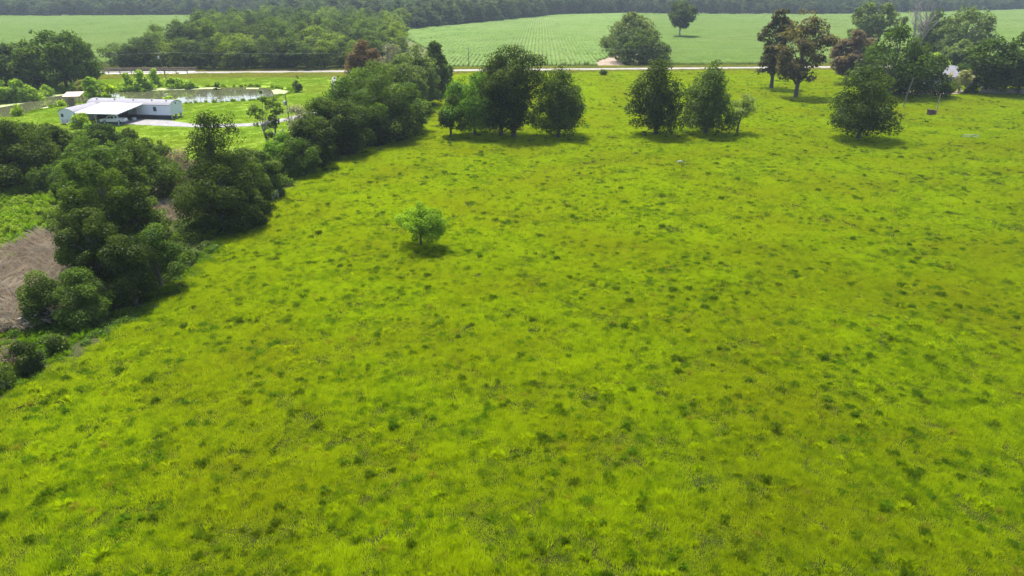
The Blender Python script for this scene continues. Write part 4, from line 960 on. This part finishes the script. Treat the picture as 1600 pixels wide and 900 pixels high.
pole('utility_pole', -17.0, 281.0, 7.6, (0, 0), 'thin utility pole at the edge of the middle crop field', True)
pole('leaning_pole', 103.4, 184.5, 7.6, (1.1, 0), 'bare grey pole leaning right in front of the dark house trees', False, 0, r0=.13)
pole('leaning_pole', 106.2, 173.8, 5.2, (1.1, 2.0), 'grey pole leaning beside the brown box in the pasture', False, 0, r0=.12)
def wire(p0, p1, sag, label):
    p0 = np.array(p0, float); p1 = np.array(p1, float); ps = []
    for q in np.linspace(0, 1, 13): p = p0 + (p1 - p0) * q; p[2] -= sag * 4 * q * (1 - q); ps.append(p)
    o = MB().tube(ps, [.012] * 13, 4).build('power_line', M_trim); tag(o, label, 'power line')
wire((-119.2, 242.3, 9.0), (-17.0, 280.9, 7.4), 1.2, 'power line strung from the pond pole to the crop field pole')
wire((-119.2, 242.3, 8.9), (-190, 240, 8.8), 1.0, 'power line running left from the pond pole')
wire((-17.0, 280.9, 7.4), (110, 290, 7.6), 1.2, 'power line running right from the crop field pole along the road')

# road bridge over the ditch, left
br = tag(empty('road_bridge', (-146, float(road_y(-146)), 0), math.atan(.075)), 'dark railed road bridge between the two left woods', 'bridge')
MB().box((0, 0, .02), (56, 8.4, .36)).build('deck', M_conc, br)
for s_ in (-1, 1):
    MB().box((0, s_ * 4.1, 1.35), (56, .16, .38)).build('rail', M_wood, br)
    MB().box((0, s_ * 4.1, .75), (56, .10, .22)).build('lower_rail', M_wood, br)
    for i in range(15): MB().box((-27.5 + i * 55 / 14, s_ * 4.1, .6), (.22, .20, 1.3)).build('rail_post', M_wood, br)
for i in range(4): MB().box((-24 + i * 5, -4.35, 1.2), (3.2, .04, .30)).build('guard_plate', M_trim, br)

# white house at right
ho = tag(empty('white_house', (137.5, 225.5, 0), R(-4)), 'white house with pale metal gable roof among the dark trees', 'house')
MB().prism([(-4, 0), (4, 0), (4, 3.6), (0, 6.3), (-4, 3.6)], -7.0, 2.6, 'x').build('wall', M_white, ho)
for s_ in (-1, 1):
    rf = MB().prism([(s_ * 4.4, 3.42), (0, 6.42), (0, 6.52), (s_ * 4.4, 3.52)], -7.3, 3.0, 'x').build('roof', M_roofh, ho)
    for i in range(14):
        u = -7.3 + i * 10.3 / 13; MB().prism([(s_ * 4.4, 3.523), (0, 6.523), (0, 6.57), (s_ * 4.4, 3.57)], u - .03, u + .03, 'x').build('roof_seam', M_roofh, rf)
for u in (-5.2, -1.8, 1.2):
    wnd = MB().box((u, -4.02, 1.9), (1.0, .06, 1.3)).build('window', M_trim, ho); MB().box((u, -4.06, 1.9), (.84, .02, 1.14)).build('pane', M_glass, wnd)
door = MB().box((-3.5, -4.02, 1.1), (.95, .06, 2.1)).build('door', M_trim, ho); MB().box((-3.1, -4.07, 1.05), (.05, .05, .12)).build('handle', M_steel, door)
# board fence at right
fe = tag(empty('board_fence', (140.0, 210.3, 0), R(-4)), 'grey board fence under the dark trees at the right edge', 'fence')
pm = bm_ = None
for i in range(80):
    o = MB().box((i * .24, 0, .85), (.22, .03, 1.7)).build('board', M_wood2, fe) if i == 0 else link('board', bm_, fe)
    if i == 0: bm_ = o.data
    else: o.location = (i * .24, rng.normal(0, .008), rng.normal(0, .03))
for i in range(9): MB().box((i * 2.4, .09, .9), (.1, .1, 1.8)).build('post', M_wood, fe)
for z in (.4, 1.4): MB().box((9.6, .045, z), (19.4, .05, .1)).build('rail', M_wood, fe)
# little things beside the fence
mbx = tag(empty('white_hutch', (138.6, 213.6, 0), .3), 'small white gabled box on legs left of the board fence', 'box')
MB().prism([(-.45, 1.0), (.45, 1.0), (.45, 1.5), (0, 1.8), (-.45, 1.5)], -.8, .8, 'x').build('body', M_white, mbx)
MB().prism([(-.55, 1.47), (0, 1.83), (.55, 1.47), (.55, 1.53), (0, 1.89), (-.55, 1.53)], -.9, .9, 'x').build('roof', M_roofw, mbx)
for a in (-.7, .7):
    for b in (-.35, .35): MB().box((a, b, .5), (.08, .08, 1.0)).build('leg', M_wood2, mbx)
tk = tag(empty('white_tank', (142.2, 212.6, 0)), 'small round white tank behind the board fence', 'tank')
MB().tube([(0, 0, .7), (0, 0, .9), (0, 0, 1.5), (0, 0, 1.8), (0, 0, 1.95)], [.45, .6, .62, .5, .2], 14).build('tank_shell', M_white, tk)
for a in range(3): MB().tube([(.35 * math.cos(a * 2.1), .35 * math.sin(a * 2.1), -.1), (.4 * math.cos(a * 2.1), .4 * math.sin(a * 2.1), .9)], [.05, .05], 6).build('leg', M_steel, tk)
wp = tag(empty('white_post', (134.2, 210.6, 0)), 'white painted post standing in the house yard', 'post')
MB().box((0, 0, .7), (.22, .22, 1.5)).build('post_shaft', M_white, wp); MB().box((0, 0, 1.5), (.32, .32, .1)).build('post_cap', M_white, wp)
wb = tag(empty('white_cart', (116.0, 208.3, 0), .2), 'low white cart lying left of the house yard', 'cart')
MB().prism([(-.6, .3), (.6, .3), (.75, .8), (-.75, .8)], -1.2, 1.2, 'x').build('tray', M_white, wb); MB().box((1.9, 0, .4), (1.4, .08, .08)).build('drawbar', M_steel, wb)
for b in (-.8, .8): MB().tube([(0, b - .08, .3), (0, b + .08, .3)], [.3, .3], 12).build('wheel', M_tyre, wb)

# brown box in the pasture
bx = tag(empty('brown_bin', (105.0, 174.0, float(height(105., 174.))), .15), 'brown wooden bin standing in the pasture beside a leaning pole', 'bin')
for k_, (c_, d_) in enumerate((((0, -.62, .85), (1.5, .06, 1.1)), ((0, .62, .85), (1.5, .06, 1.1)), ((-.75, 0, .85), (.06, 1.18, 1.1)), ((.75, 0, .85), (.06, 1.18, 1.1)))): MB().box(c_, d_).build('side_panel', M_rust, bx)
MB().box((0, 0, .34), (1.44, 1.16, .07)).build('floor_panel', M_rust, bx)
MB().box((-.62, 0, 1.52), (.5, 1.3, .2)).build('hopper', M_rust, bx)
for a in (-.68, .68):
    for b in (-.55, .55): MB().box((a, b, .18), (.09, .09, .5)).build('leg', M_wood, bx)
# low pipe rail
pr = tag(empty('pipe_rail', (97.2, 145.3, float(height(97.2, 145.3))), -.05), 'low grey pipe rail standing in the pasture at far right', 'rail')
MB().tube([(-1.6, 0, .75), (1.3, 0, .75)], [.045, .045], 7).build('top_rail', M_steel, pr); MB().tube([(-1.6, 0, .4), (1.3, 0, .4)], [.03, .03], 6).build('lower_rail', M_steel, pr)
for a in (-1.6, -.2, 1.3, 1.75): MB().tube([(a, 0, -.2), (a, 0, .85)], [.05, .05], 7).build('post', M_steel, pr)
# white bag on the grass
o = MB(); o.tube([(-.5, 0, .05), (-.3, .02, .28), (.1, 0, .34), (.45, 0, .24), (.6, 0, .1)], [.04, .12, .13, .10, .03], 9)
tag(o.build('white_bag', plain('feed_bag', (.45, .44, .38), .8)), 'small white feed bag lying on the pasture grass', 'bag').location = (30.6, 123.1, float(height(30.6, 123.1)) + .12)

# fence corner brace and old post in the hedgerow
hb = tag(empty('fence_brace', (-36.1, 100.8, 0), R(75)), 'wooden fence corner brace of two posts at hedgerow edge', 'fence post')
for a in (-.75, .75): MB().tube([(a, 0, -.3), (a + .03, .02, 1.35)], [.13, .11], 9).build('post', M_wood2, hb)
MB().tube([(-.7, 0, 1.08), (.72, 0, 1.15)], [.08, .07], 8).build('rail', M_wood2, hb)
MB().tube([(-.7, 0, .2), (.7, 0, 1.0)], [.03, .03], 6).build('brace_wire', M_steel, hb)
st = tag(empty('old_post', (-46.4, 57.7, 0), .4), 'thick weathered wooden post at the near end of the hedgerow', 'post')
MB().tube([(0, 0, -.3), (.01, 0, .4), (-.03, .02, 1.0), (-.05, .03, 1.2)], [.25, .22, .2, .17], 10).build('post_shaft', M_wood2, st)
MB().tube([(.16, -.12, .7), (.9, -.5, .15)], [.015, .015], 5).build('wire_end', M_steel, st)
# wire fence on near pond bank
pf = tag(empty('pond_fence', (-72.5, 199.0, 0), math.atan2(-4.4, -18.0)), 'low wire fence with thin posts along the near pond bank', 'fence')
for i in range(12): MB().tube([(i * 1.65, rng.normal(0, .08), -.3), (i * 1.65, rng.normal(0, .05), 1.15 + rng.normal(0, .1))], [.06, .05], 6).build('post', M_wood, pf)
for z in (.5, 1.0): MB().tube([(0, 0, z), (18.2, 0, z)], [.012, .012], 4).build('wire', M_steel, pf)
sp_ = tag(empty('drive_post', (-56.0, 155.5, 0)), 'short dark post beside the driveway below the utility pole', 'post')
MB().tube([(0, 0, -.2), (0, 0, 1.1)], [.1, .09], 8).build('post_shaft', M_wood, sp_); MB().tube([(0, 0, 1.1), (0, 0, 1.16)], [.12, .06], 8).build('post_cap', M_wood, sp_)

# ------------------------------------------------------------------ haze: the air between here and the far woods
hz = MB().box((0, 1950, 14), (8400, 5400, 36)).build('haze', M_dark)
hm, nt, out = new_mat('haze_air')
pv = nd(nt, 'ShaderNodeVolumePrincipled'); pv.inputs['Color'].default_value = (0.72, 0.87, 1.0, 1); pv.inputs['Density'].default_value = 0.00012; pv.inputs['Anisotropy'].default_value = 0.2
nt.links.new(pv.outputs[0], out.inputs['Volume'])
hz.data.materials.clear(); hz.data.materials.append(hm)
tag(hz, 'thin pale blue haze over the whole valley', 'haze', kind='stuff')
